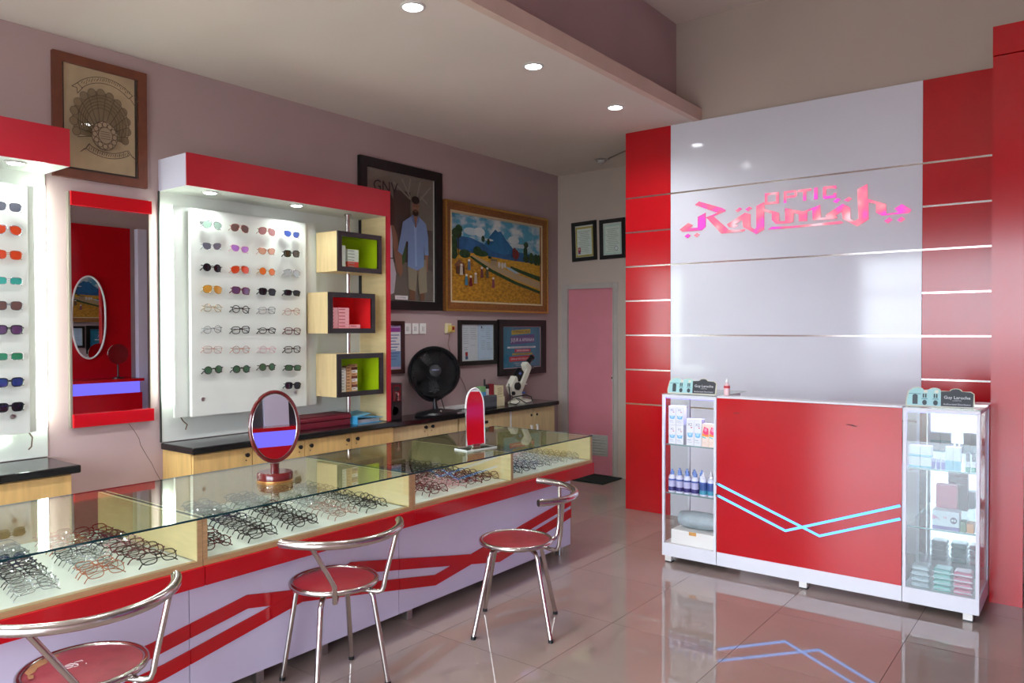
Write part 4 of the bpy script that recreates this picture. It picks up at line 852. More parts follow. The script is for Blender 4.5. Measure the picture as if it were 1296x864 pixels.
# speaker
t = thing('black_speaker', 'black box speaker with dark red control panel standing beside the display', 'speaker', (-4.46, 4.24, WT))
part('cabinet', MB().box(-4.60, -4.44, 4.155, 4.335, WT, WT+0.295), mat('speaker_black', (24, 20, 24), 0.3), t, bev=0.006)
part('control_panel', MB().box(-4.44, -4.434, 4.225, 4.315, WT+0.15, WT+0.283), mat('speaker_red', (96, 18, 26), 0.2), t, bev=0.003)
part('display_window', MB().box(-4.434, -4.4325, 4.24, 4.30, WT+0.235, WT+0.268), BLACK, t)
for (z, r) in ((0.208, 0.016), (0.182, 0.010), (0.165, 0.010)):
    part('knob', MB().lathe([(r, 0), (r, 0.01), (r*0.8, 0.014), (0, 0.014)], seg=16).xf(Matrix.Translation((-4.434, 4.272, WT+z)) @ Matrix.Rotation(PI/2, 4, 'Y')), CHROME, t)
part('bass_port', MB().lathe([(0.045, 0), (0.045, 0.006), (0.034, 0.006), (0.028, -0.02), (0.0, -0.02)], seg=22).xf(Matrix.Translation((-4.44, 4.255, WT+0.075)) @ Matrix.Rotation(PI/2, 4, 'Y')), BLACK, t)
part('side_vent', MB().box(-4.57, -4.47, 4.153, 4.155, WT+0.03, WT+0.25), BLACK, t)
# fan
FX, FYc, FZ = -4.47, 4.755, WT
t = thing('black_desk_fan', 'black round desk fan on oval base, tilted upward', 'fan', (FX, FYc, FZ))
part('base', MB().lathe([(0.0, 0.0), (0.20, 0.0), (0.205, 0.012), (0.19, 0.028), (0.08, 0.042), (0.045, 0.05), (0.0, 0.052)], (FX+0.01, FYc, FZ), 36, 0.62, 1.12), BLACK, t)
part('stem', MB().tube([(FX, FYc, FZ+0.04), (FX-0.005, FYc-0.003, FZ+0.10), (FX-0.01, FYc-0.005, FZ+0.16)], [0.026, 0.018, 0.024], 12), BLACK, t)
C0 = Vector((FX-0.01, FYc-0.005, FZ+0.36)); R0 = 0.225
yk = []
for i in range(17):
    a = PI+PI*i/16; yk.append((C0.x-0.005, C0.y+(R0+0.012)*math.cos(a), C0.z-0.02+(R0-0.01)*math.sin(a)))
part('yoke', MB().tube(yk, 0.016, 8), BLACK, t)
MF = Matrix.Translation(C0) @ Matrix.Rotation(math.radians(-38), 4, 'Z') @ Matrix.Rotation(math.radians(75), 4, 'Y')
part('drum', MB().lathe([(R0-0.03, -0.055), (R0-0.005, -0.05), (R0, 0.0), (R0-0.004, 0.035), (R0-0.018, 0.045), (R0-0.022, 0.04), (R0-0.018, 0.0), (R0-0.03, -0.045)], seg=44).xf(MF), BLACK, t)
g = MB()
for r in (0.195, 0.17, 0.145, 0.12, 0.095, 0.07): g.tube([(r*math.cos(2*PI*i/36), r*math.sin(2*PI*i/36), 0.05+0.012*(1-r/0.2)) for i in range(36)], 0.0016, 4, closed=True)
for k in range(72):
    a = 2*PI*k/72; g.tube([(0.045*math.cos(a), 0.045*math.sin(a), 0.062), (0.13*math.cos(a+0.18), 0.13*math.sin(a+0.18), 0.056), (0.205*math.cos(a+0.34), 0.205*math.sin(a+0.34), 0.044)], 0.0021, 4)
part('front_grille', g.xf(MF), BLACK, t)
g = MB()
for r in (0.17, 0.12, 0.07): g.tube([(r*math.cos(2*PI*i/30), r*math.sin(2*PI*i/30), -0.05) for i in range(30)], 0.0018, 4, closed=True)
for k in range(40):
    a = 2*PI*k/40; g.tube([(0.05*math.cos(a), 0.05*math.sin(a), -0.055), (0.195*math.cos(a), 0.195*math.sin(a), -0.05)], 0.0018, 4)
part('rear_grille', g.xf(MF), BLACK, t)
part('motor', MB().lathe([(0.0, -0.11), (0.045, -0.105), (0.06, -0.06), (0.06, -0.02), (0.03, 0.0), (0, 0.0)], seg=20).xf(MF), BLACK, t)
hb = part('hub_cap', MB().lathe([(0.05, 0.055), (0.052, 0.066), (0.045, 0.072), (0.0, 0.074)], seg=24).xf(MF), mat('hub_black', (26, 26, 30), 0.6), t)
mb = MB()
for k in range(5):
    M2 = MF @ Matrix.Rotation(2*PI*k/5, 4, 'Z') @ Matrix.Rotation(0.4, 4, 'X')
    pts = [(0.03, -0.02, 0.012), (0.09, -0.045, 0.012), (0.165, -0.055, 0.012), (0.182, 0.0, 0.012), (0.16, 0.045, 0.012), (0.09, 0.03, 0.012), (0.03, 0.015, 0.012)]
    mb.prism([tuple(M2 @ Vector(p)) for p in pts], (M2.to_3x3() @ Vector((0, 0, 0.003))))
part('blades', mb, mat('fan_blade', (34, 32, 34), 0.35), t)
mb = MB(); text_mb(mb, 'KRISBOW', 0.014, MF @ Vector((0, 0, 0.0748)), (MF.to_3x3() @ Vector((0, 1, 0))), (MF.to_3x3() @ Vector((-1, 0, 0))))
part('hub_lettering', mb, mat('hub_print', (150, 150, 190), 0.4), hb)
part('speed_button', MB().lathe([(0.012, 0), (0.010, 0.01), (0, 0.012)], (FX+0.09, FYc-0.03, FZ+0.03), 12), CHROME, t)
part('power_cord', MB().tube([(FX-0.03, FYc+0.03, FZ+0.24), (FX-0.02, FYc+0.08, FZ+0.16), (FX, FYc+0.10, FZ+0.06), (FX-0.05, FYc+0.18, FZ+0.006), (FX-0.04, FYc+0.38, FZ+0.006)], 0.004, 6), BLACK, t)
# power strip, drawer box with stationery, cream card box
t = thing('white_power_strip', 'white power strip lying against the wall behind the fan', 'power strip', (-4.62, 5.1, WT))
part('strip_body', MB().box(-4.645, -4.595, 4.95, 5.36, WT, WT+0.035), WHITE, t, bev=0.005)
part('strip_button', MB().box(-4.63, -4.61, 5.31, 5.33, WT+0.035, WT+0.04), RED, t)
t = thing('grey_drawer_box', 'small grey plastic drawer box on the worktop left of the cream box', 'organiser', (-4.48, 5.45, WT))
GRY = mat('grey_plastic', (84, 86, 92), 0.4)
part('box_shell', MB().box(-4.58, -4.44, 5.33, 5.555, WT, WT+0.115), GRY, t, bev=0.004)
for z in (0.012, 0.062): part('drawer', MB().box(-4.44, -4.432, 5.34, 5.545, WT+z, WT+z+0.044), GRY, t, bev=0.003)
ZB = WT+0.1155
t = thing('green_blue_notebox', 'small green and blue box on the grey drawer box', 'box', (-4.5, 5.37, ZB))
part('green_half', MB().box(-4.53, -4.47, 5.352, 5.425, ZB+0.035, ZB+0.085), mat('note_green', (126, 176, 116), 0.5), t); part('blue_half', MB().box(-4.53, -4.468, 5.350, 5.427, ZB, ZB+0.035), mat('note_blue', (90, 150, 196), 0.5), t)
solo('black_puck', MB().lathe([(0.0, 0), (0.018, 0), (0.02, 0.05), (0.012, 0.075), (0, 0.078)], (-4.5, 5.338+0.0, ZB), 14), BLACK, 'small black bottle at the left corner of the grey drawer box', 'bottle', loc=(-4.5, 5.338, ZB))
def marker(y, h, c, lab, x=-4.50, tilt=0):
    t = thing('marker_pen', lab, 'pen', (x, y, ZB)); M = Matrix.Translation((x, y, ZB)) @ Matrix.Rotation(tilt, 4, 'X')
    part('barrel', MB().lathe([(0.0, 0), (0.008, 0), (0.008, h*0.62)], seg=12).xf(M), WHITE if c != 'k' else BLACK, t); part('cap', MB().lathe([(0.0092, h*0.6), (0.0092, h*0.96), (0.004, h), (0, h)], seg=12).xf(M), BLACK if c != 'r' else mat('marker_red', (150, 30, 40), 0.4), t)
marker(5.447, 0.15, 'k', 'tall black marker pen standing on the grey drawer box')
marker(5.472, 0.10, 'w', 'white marker pen with black cap left of the red cartons', tilt=0.04)
marker(5.497, 0.095, 'w', 'white marker pen touching the red cartons', tilt=0.0)
solo('red_carton', MB().box(-4.52, -4.47, 5.512, 5.547, ZB, ZB+0.10), mat('carton_dark_red', (140, 36, 44), 0.5), 'slim dark red carton standing at the right end of the grey drawer box', 'box', loc=(-4.5, 5.53, ZB))
t = thing('cream_card_box', 'cream cardboard box stack between the drawer box and the lens meter', 'box', (-4.50, 5.62, WT))
part('lower_box', MB().box(-4.57, -4.455, 5.562, 5.69, WT, WT+0.092), CREAM, t, bev=0.002); part('upper_box', MB().box(-4.57, -4.46, 5.567, 5.68, WT+0.093, WT+0.195), CREAM, t, bev=0.002)
mb = MB()
for k in range(4): mb.box(-4.46, -4.4595, 5.59, 5.66-0.01*(k % 2), WT+0.115+k*0.018, WT+0.121+k*0.018)
part('handwriting', mb, mat('ink_grey', (150, 130, 90), 0.6), t)
# lens meter
t = thing('lens_meter', 'cream lens meter with slanted body, black eyepiece and black knob on the worktop', 'optical instrument', (-4.49, 5.93, WT))
IV = mat('ivory_enamel', (216, 212, 196), 0.3, var=0.03)
xm = -4.49
part('foot', MB().lathe([(0.0, 0.0), (0.105, 0.0), (0.11, 0.012), (0.095, 0.03), (0.045, 0.045), (0, 0.05)], (xm, 5.985, WT), 32, 0.85, 1.55), IV, t)
part('pillar', MB().prism([(xm-0.03, 5.90, WT+0.03), (xm-0.03, 5.985, WT+0.03), (xm-0.03, 5.975, WT+0.12), (xm-0.03, 5.90, WT+0.12)], (0.06, 0, 0)), IV, t, bev=0.006)
part('slanted_body', MB().prism([(xm-0.035, y, WT+z) for y, z in ((5.79, 0.175), (5.875, 0.275), (5.895, 0.262), (5.915, 0.195), (5.945, 0.185), (6.055, 0.335), (6.035, 0.375), (6.065, 0.405), (6.135, 0.35), (5.975, 0.115), (5.895, 0.082), (5.835, 0.095))], (0.07, 0, 0)), IV, t, bev=0.006)
part('stage', MB().box(xm-0.02, xm+0.02, 5.925, 5.975, WT+0.25, WT+0.29), BLACK, t, bev=0.004)
part('lens_stage', MB().prism([(xm-0.02, 5.89, WT+0.28), (xm-0.02, 5.96, WT+0.215), (xm-0.02, 6.02, WT+0.305), (xm-0.02, 5.965, WT+0.35)], (0.04, 0, 0)), BLACK, t, bev=0.004)
part('blue_marker', MB().tube([(xm+0.02, 5.94, WT+0.285), (xm+0.03, 5.955, WT+0.30)], 0.012, 10), mat('marker_blue', (70, 90, 150), 0.3), t)
part('eyepiece', MB().tube([(xm, 6.075, WT+0.365), (xm, 6.13, WT+0.41), (xm, 6.165, WT+0.435)], [0.03, 0.026, 0.022], 16), BLACK, t)
part('eyecup', MB().tube([(xm, 6.165, WT+0.435), (xm, 6.18, WT+0.445)], [0.028, 0.03], 16), BLACK, t)
part('side_dial', MB().box(xm-0.01, xm+0.036, 6.12, 6.165, WT+0.335, WT+0.365), GRY, t, bev=0.004)
part('power_knob', MB().lathe([(0.038, 0), (0.038, 0.022), (0.034, 0.026), (0, 0.026)], seg=24).xf(Matrix.Translation((xm+0.035, 5.88, WT+0.175)) @ Matrix.Rotation(PI/2, 4, 'Y')), BLACK, t)
part('small_knob', MB().lathe([(0.02, 0), (0.018, 0.018), (0, 0.018)], seg=18).xf(Matrix.Translation((xm+0.03, 5.825, WT+0.11)) @ Matrix.Rotation(PI/2, 4, 'Y')), BLACK, t)
part('lever', MB().tube([(xm+0.02, 6.0, WT+0.20), (xm+0.03, 6.05, WT+0.185)], 0.008, 10), WHITE, t)
part('blue_lever', MB().tube([(xm+0.02, 5.97, WT+0.10), (xm+0.03, 6.02, WT+0.105)], 0.009, 10), MATS['marker_blue'], t)
cb = [(xm-0.0, 5.80, WT+0.20), (xm+0.03, 5.765, WT+0.16), (xm+0.04, 5.775, WT+0.06), (xm+0.06, 5.74, WT+0.02), (xm+0.09, 5.80, WT+0.008), (xm+0.09, 5.86, WT+0.03), (xm+0.08, 5.80, WT+0.07), (xm+0.085, 5.84, WT+0.06), (xm+0.11, 5.93, WT+0.012), (xm+0.12, 6.02, WT+0.02), (xm+0.10, 6.03, WT+0.065), (xm+0.08, 5.97, WT+0.085), (xm+0.06, 5.88, WT+0.08), (xm+0.02, 5.83, WT+0.07)]
part('power_cord', MB().tube(cb, 0.0055, 6), BLACK, t)

# ---------------------------------------------------------------- mirrors on the glass counter
t = thing('round_table_mirror', 'oval tabletop mirror with dark red rim on round red base', 'mirror', (-3.165, 2.233, HT))
DR = mat('dark_red_lacquer', (96, 26, 26), 0.15, var=0.12, scale=10, coat=0.5)
part('base', MB().lathe([(0, 0), (0.082, 0), (0.084, 0.004), (0.084, 0.038), (0.078, 0.045), (0, 0.045)], (-3.165, 2.233, HT+0.0), 36), DR, t)
part('base_ring', MB().lathe([(0.085, 0.001), (0.0855, 0.006), (0.085, 0.008)], (-3.165, 2.233, HT), 36), mat('gold_line', (190, 130, 70), 0.3, 0.6), t)
part('stem', MB().lathe([(0.022, 0.03), (0.02, 0.075), (0.022, 0.085)], (-3.165, 2.233, HT), 16, 0.8, 1.1), DR, t)
ang = math.radians(-12)
MM = Matrix.Translation((-3.165, 2.233, HT+0.262)) @ Matrix.Rotation(ang, 4, 'Z') @ Matrix.Rotation(math.radians(-2.6), 4, 'Y')
# in local frame: normal +x, width along y
a_, b_ = 0.124, 0.170
def ering(a, b, x, n=44): return [tuple(MM @ Vector((x, a*math.cos(2*PI*i/n), b*math.sin(2*PI*i/n)))) for i in range(n)]
part('rim', MB().tube(ering(a_-0.002, b_-0.002, 0), 0.0085, 8, closed=True), DR, t)
mb = MB(); e = ering(a_-0.006, b_-0.006, 0.003); mb.poly(e); part('mirror_glass', mb, MIRROR, t)
mb = MB(); e = ering(a_-0.004, b_-0.004, -0.003); mb.poly(e[::-1]); part('mirror_back', mb, DR, t)
part('silver_bezel', MB().tube(ering(a_-0.011, b_-0.011, 0.004), 0.0022, 6, closed=True), CHROME, t)
# arch mirror
t = thing('arch_table_mirror', 'small arched mirror with white rim on a clear acrylic foot', 'mirror', (-3.02, 3.57, HT))
MA = Matrix.Translation((-3.02, 3.57, HT)) @ Matrix.Rotation(math.radians(-9), 4, 'Z') @ Matrix.Rotation(math.radians(-2), 4, 'Y')
w_, h0_, h1_ = 0.072, 0.025, 0.25
out = [(-w_, h0_), (w_, h0_), (w_, h1_)]+[(w_*math.cos(PI*i/14), h1_+0.12*math.sin(PI*i/14)**0.9) for i in range(1, 14)]+[(-w_, h1_)]
pp = lambda x, s=1.0: [tuple(MA @ Vector((x, y*s, z if s == 1 else 0.2+(z-0.2)*s))) for y, z in out]
mb = MB().poly(pp(0.003)); part('mirror_glass', mb, MIRROR, t)
mb = MB().poly(pp(-0.003)[::-1]); part('mirror_back', mb, BLACK, t)
part('rim', MB().tube(pp(0.0), 0.0055, 6, closed=True), WHITE, t)
ACR = glassmat('acrylic', (226, 232, 228), 1.5, 1.5)
part('acrylic_foot', MB().box(-0.06, 0.06, -0.12, 0.12, 0.0, 0.008).xf(Matrix.Translation((-3.02, 3.57, HT)) @ Matrix.Rotation(math.radians(-9), 4, 'Z')), ACR, t, bev=0.002)
part('foot_edge', frame4(MB(), (-0.0605, -0.1205, 0.0005), (1, 0, 0), (0, 1, 0), 0.121, 0.241, 0.004, 0.0078).xf(Matrix.Translation((-3.02, 3.57, HT)) @ Matrix.Rotation(math.radians(-9), 4, 'Z')), mat('frosted_edge', (206, 210, 206), 0.3), t)
part('hinge', MB().box(-0.012, 0.012, -0.03, 0.03, 0.008, 0.03).xf(Matrix.Translation((-3.02, 3.57, HT)) @ Matrix.Rotation(math.radians(-9), 4, 'Z')), CHROME, t, bev=0.004)

# ---------------------------------------------------------------- stools with tube backs
def chair(cx, cy, axis, arcR, half, legrot, label, legR=0.235, extra=None, group='round seated stools at the counter', arcz=0.695, seg=28, off=(0, 0)):
    t = thing('chrome_backed_stool', label, 'chair', (cx, cy, 0), group)
    T = lambda r, a, z: (cx+r*math.cos(a), cy+r*math.sin(a), z)
    st = part('seat', MB().lathe([(0, 0.462), (0.09, 0.460), (0.155, 0.456), (0.172, 0.450), (0.174, 0.440), (0.0, 0.436)], (cx, cy, 0), 44), SEAT, t)
    part('seat_ring', MB().tube([T(0.181, 2*PI*i/44, 0.447) for i in range(44)], 0.0115, 10, closed=True), CHROME, t)
    part('seat_underside', MB().lathe([(0.0, 0.425), (0.16, 0.428), (0.165, 0.437), (0.0, 0.4355)], (cx, cy, 0), 28), mat('plywood', (120, 84, 56), 0.7), t)
    for k in range(4):
        a = legrot+k*PI/2
        p = [T(0.05, a, 0.428), T(0.12, a, 0.424), T(0.155, a, 0.412), T(0.172, a, 0.385), T(0.178, a, 0.35), T(legR, a, 0.012)]
        lg = part('leg', MB().tube(p, 0.0115, 10), CHROME, t)
        part('rubber_foot', MB().tube([T(legR, a, 0.016), T(legR+0.001, a, 0.0)], 0.0135, 10), BLACK, lg)
    A_ = lambda r, a, z: (cx+off[0]+r*math.cos(a), cy+off[1]+r*math.sin(a), z)
    ap = [A_(arcR*(1.0+0.02*abs(i-seg/2)/(seg/2)), axis-half+2*half*i/seg, arcz-0.006*math.cos(PI*(i-seg/2)/seg)) for i in range(seg+1)]
    ar = part('back_rail', MB().tube(ap, 0.0175, 14), CHROME, t)
    for e, n in ((0, 1), (-1, -2)):
        v = (Vector(ap[e])-Vector(ap[n])).normalized(); p = Vector(ap[e])
        part('end_cap', MB().tube([p-v*0.001, p+v*0.002], 0.0165, 12), BLACK, ar)
    for s in (-1, 1):
        a1 = axis+s*math.radians(42); a2 = axis+s*math.radians(28)
        p = [A_(arcR*1.005, a1, arcz-0.012), T(0.255, a2, 0.50), T(0.245, a2, 0.45), T(0.236, a2, 0.43), T(0.215, a2-s*0.02, 0.424), T(0.17, a2-s*0.05, 0.427), T(0.12, a2-s*0.06, 0.426)]
        part('back_support', MB().tube(p, 0.010, 10), CHROME, t)
    return t, st
R_ = math.radians
chair(-2.62, 2.145, R_(-11), 0.29, R_(68), R_(32), 'chrome-backed stool with plain dark red seat, the middle one of three', off=(0.025, -0.04))
chair(-2.375, 3.125, R_(36), 0.29, R_(71), R_(-14), 'chrome-backed stool with red seat, farthest from the camera, back rail turned to the right', legR=0.27, off=(0.0, 0.03))
t, st = chair(-2.585, 1.10, R_(0), 0.305, R_(69), R_(40), 'chrome-backed stool with torn faded red seat and white mark, nearest the camera', arcz=0.70, off=(0.0, -0.04))
FAD = mat('faded_red_vinyl', (132, 46, 54), 0.55, var=0.18, scale=14, bump=0.1); st.data.materials.clear(); st.data.materials.append(FAD)
zz = 0.4628
mb = MB(); pts = [(-0.115, -0.115), (-0.075, -0.145), (-0.045, -0.145), (-0.06, -0.12), (-0.085, -0.105), (-0.095, -0.075), (-0.125, -0.05), (-0.145, -0.075)]
mb.poly([(-2.585+x, 1.10+y, 0.4575+0.004*(1-min(1, math.hypot(x, y)/0.18))) for x, y in pts]); mb.poly([(-2.585+x, 1.10+y, 0.458) for x, y in ((-0.125, -0.05), (-0.115, -0.045), (-0.13, -0.02), (-0.15, -0.03))])
mb.poly([(-2.585+x, 1.10+y, 0.4615) for x, y in ((-0.04, -0.15), (-0.01, -0.158), (-0.005, -0.145), (-0.035, -0.135))])
part('torn_patch', mb, mat('torn_foam', (150, 104, 66), 0.9, var=0.25, scale=20), st)
mb = MB(); U = Vector((0.26, 0.965, 0)); V = Vector((-0.965, 0.26, 0))
O_ = Vector((-2.585-0.01, 1.10-0.03, 0.4618))
def loopt(uv, r=0.0022): mb.tube([tuple(O_+U*u+V*v) for u, v in uv], r, 5)
loopt([(-0.045, -0.012), (-0.03, -0.004), (-0.01, -0.002), (0.0, -0.008), (-0.005, -0.018), (-0.02, -0.020), (-0.028, -0.012), (-0.02, 0.006), (-0.005, 0.012), (0.005, 0.006), (0.0, -0.004)])
loopt([(0.0, -0.02), (0.012, -0.018), (0.014, -0.006), (0.004, 0.004), (0.008, 0.016), (0.028, 0.018), (0.03, 0.012)])
loopt([(0.034, -0.016), (0.037, -0.016)], 0.003)
part('seat_mark', mb, mat('mark_white', (196, 176, 176), 0.6), st)

# ---------------------------------------------------------------- reception desk
DY = 4.59; DB = 5.00
WFR = mat('white_metal_frame', (222, 222, 230), 0.3, var=0.02)
dk = thing('reception_desk', 'red fronted white desk with crossing blue light tubes and glass cases at both ends', 'desk', (-1.38, 4.8, 0))
def desk_case(x0, x1, back):
    q = part('glass_case', MB().box(x0, x1, DY, DY+0.018, 0.042, 0.125).box(x0, x0+0.018, DY, DY+0.018, 0.125, 1.085).box(x1-0.018, x1, DY, DY+0.018, 0.125, 1.085).box(x0, x1, DY, DY+0.018, 1.085, 1.104)
             .box(x0, x0+0.018, DB-0.018, DB, 0.042, 1.104).box(x1-0.018, x1, DB-0.018, DB, 0.042, 1.104).box(x0+0.018, x1-0.018, DB-0.018, DB, 1.085, 1.104).box(x0+0.018, x1-0.018, DB-0.018, DB, 0.042, 0.125)
             .box(x0, x0+0.018, DY+0.018, DB-0.018, 1.085, 1.104).box(x1-0.018, x1, DY+0.018, DB-0.018, 1.085, 1.104).box(x0, x0+0.018, DY+0.018, DB-0.018, 0.042, 0.125).box(x1-0.018, x1, DY+0.018, DB-0.018, 0.042, 0.125), WFR, dk, bev=0.002)
    part('case_floor', MB().box(x0+0.018, x1-0.018, DY+0.018, DB-0.018, 0.10, 0.124), WHITE, q)
    for z in (0.452, 0.772):
        part('glass_shelf', MB().box(x0+0.02, x1-0.02, DY+0.022, DB-0.022, z, z+0.006), GLASS, q)
        part('shelf_edge', MB().box(x0+0.02, x1-0.02, DY+0.020, DY+0.022, z-0.001, z+0.0065), mat('shelf_edge_green', (120, 150, 150), 0.15), q)
    part('glass_top', MB().box(x0-0.004, x1+0.004, DY-0.004, DB+0.1, 1.104, 1.110), GLASST, q)
    return q
ql = desk_case(-2.277, -1.903, False); qr = desk_case(-0.84, -0.478, True)
part('front_glass', MB().box(-0.822, -0.496, DY+0.004, DY+0.008, 0.125, 1.085), glassmat('reflective_front_glass', (236, 242, 242), 1.3, 1.55), qr)
part('side_glass', MB().box(-0.486, -0.482, DY+0.018, DB-0.018, 0.125, 1.085), GLASS, qr)
part('mirror_back', MB().box(-0.822, -0.496, DB-0.024, DB-0.02, 0.125, 1.085), mat('case_mirror', (190, 186, 190), 0.05, 1.0), qr)
part('mullion', MB().box(-2.03, -2.005, DB-0.016, DB-0.004, 0.125, 1.085), WFR, ql)
part('side_glass', MB().box(-2.272, -2.268, DY+0.018, DB-0.018, 0.125, 1.085), GLASS, ql)
part('front_panel', MB().box(-1.899, -0.844, DY-0.001, DY+0.016, 0.127, 1.098), RED, dk, bev=0.001)
part('plinth', MB().box(-1.9, -0.843, DY, DY+0.02, 0.042, 0.1265), WFR, dk, bev=0.001)
part('desk_top', MB().box(-1.9, -0.843, DY, 4.70, 1.099, 1.11), WFR, dk, bev=0.001)
part('inner_worktop', MB().box(-1.9, -0.843, 4.608, 5.10, 0.74, 0.76), WHITEL, dk)
for x in (-2.235, -1.37, -0.53):
    part('foot', MB().box(x-0.022, x+0.022, DY+0.005, DY+0.05, 0.008, 0.042), WHITE, dk)
    part('foot_pad', MB().box(x-0.02, x+0.024, DY+0.005, DY+0.052, 0, 0.008), BLACK, dk)
    part('foot', MB().box(x-0.022, x+0.022, DB-0.05, DB-0.01, 0.0, 0.042), WHITE, dk)
for l in ([(-1.894, 0.488), (-1.468, 0.331), (-0.85, 0.566)], [(-1.894, 0.561), (-1.273, 0.332), (-0.85, 0.494)]):
    tb = part('light_tube', MB().tube([(x, DY-0.009, z) for x, z in l], 0.0075, 8), LEDB, dk)
    for (x, z) in (l[0],): part('tube_clip', MB().box(x-0.006, x+0.012, DY-0.016, DY-0.001, z-0.010, z+0.010), CHROME, tb)
# red mark left by a tag
part('scuff_mark', MB().box(-1.13, -1.09, DY-0.0015, DY-0.001, 0.985, 0.99).box(-1.10, -1.075, DY-0.0015, DY-0.001, 0.98, 0.985), mat('scuff', (96, 20, 24), 0.7), dk)
part('scuff_mark', MB().box(-1.79, -1.755, DY-0.0015, DY-0.001, 1.01, 1.014), MATS['scuff'], dk)
# brand boards on the cases
def counter_board(x, y, label):
    t = thing('counter_sign_board', label, 'sign', (x, y, 1.11), 'shaped black and pale blue sign boards on the desk')
    W = 0.315; H = 0.088
    out = [(0, 0), (W, 0.0), (W+0.006, 0.012), (W+0.004, H-0.012), (W-0.01, H)]
    def bump(c, r, h, k=7): return [(c+r*math.cos(PI*i/k), H+h*math.sin(PI*i/k)) for i in range(k+1)]
    out += bump(0.235, 0.03, 0.015)+bump(0.135, 0.03, 0.016)+bump(0.052, 0.032, 0.018)+[(0.008, H-0.004), (-0.004, 0.03), (-0.004, 0.01)]
    lean = -0.18
    M = Matrix.Translation((x, y, 1.1105)) @ Matrix.Rotation(R_(6), 4, 'Z') @ Matrix.Rotation(lean, 4, 'X')
    T = lambda pts, d: [tuple(M @ Vector((u, d, v))) for u, v in pts]
    mb = MB(); mb.prism(T(out, 0), (M.to_3x3() @ Vector((0, 0.006, 0)))); part('board', mb, mat('board_cream', (206, 202, 176), 0.4), t)
    U = M.to_3x3() @ Vector((1, 0, 0)); V = M.to_3x3() @ Vector((0, 0, 1)); P = M @ Vector((0, 0, 0))
    c = lambda k: 0.012+(k-0.012)
    left = [p for p in [(0.004, 0.006), (0.165, 0.006), (0.165, H-0.002), (0.158, H+0.008), (0.135, H+0.012), (0.112, H+0.006), (0.085, H+0.002), (0.07, H+0.012), (0.052, H+0.014), (0.03, H+0.008), (0.012, H-0.010), (0.002, 0.03)]]
    right = [(0.165, 0.006), (W-0.002, 0.006), (W+0.001, H-0.014), (W-0.012, H-0.004), (0.262, H-0.001), (0.25, H+0.010), (0.235, H+0.012), (0.22, H+0.010), (0.205, H-0.001), (0.165, H-0.003)]
    items = [((160, 206, 206), left), ((26, 26, 36), right), ((40, 56, 60), rect(0.03, 0.055, 0.012, 0.058)), ((40, 56, 60), ell(0.0425, 0.058, 0.0125, 0.008)), ((96, 140, 146), rect(0.012, 0.07, 0.066, 0.07))]
    for u in (0.088, 0.14):
        items += [((40, 56, 60), rect(u-0.009, u-0.002, 0.048, 0.07)), ((40, 56, 60), rect(u+0.002, u+0.009, 0.048, 0.07)), ((40, 56, 60), ell(u, 0.022, 0.011, 0.014)), ((96, 140, 146), rect(u-0.014, u+0.014, 0.040, 0.044)), ((220, 216, 196), rect(u-0.004, u+0.014, 0.075, 0.09))]
    items += [((226, 226, 226), 'Guy Laroche', 0.240, 0.046, 0.0235), ((190, 190, 190), 'LUNETTES', 0.240, 0.034, 0.009), ((210, 210, 210), 'Authorized Distributor', 0.240, 0.013, 0.0135)]
    art('board_print', items, P, U, V, t, step=0.00025)
    part('easel_leg', MB().prism([tuple(M @ Vector(p)) for p in ((0.10, 0.006, 0.0), (0.14, 0.006, 0.0), (0.13, 0.006, 0.06), (0.11, 0.006, 0.06))], (0, 0.012, 0)), MATS['board_cream'], t)
counter_board(-2.25, 4.62, 'shaped sign board with shop facade print on the left end of the red desk')
counter_board(-0.83, 4.62, 'shaped sign board with shop facade print on the right end of the red desk')
# pump bottle on the desk
t = thing('spray_bottle', 'small clear pink spray bottle standing on the desk beside the left sign board', 'bottle', (-1.86, 4.655, 1.11))
bx_, by_ = -1.86, 4.655
part('bottle_body', MB().lathe([(0, 0), (0.017, 0), (0.019, 0.004), (0.019, 0.065), (0.009, 0.078), (0.008, 0.084)], (bx_, by_, 1.11), 18), mat('pink_translucent', (232, 196, 200), 0.2), t)
part('label_band', MB().lathe([(0.0194, 0.048), (0.0194, 0.064)], (bx_, by_, 1.11), 18), mat('bottle_red', (196, 50, 60), 0.4), t)
part('spray_cap', MB().lathe([(0.008, 0.083), (0.009, 0.094), (0.005, 0.098), (0.004, 0.108), (0, 0.109)], (bx_, by_, 1.11), 14), WHITE, t)
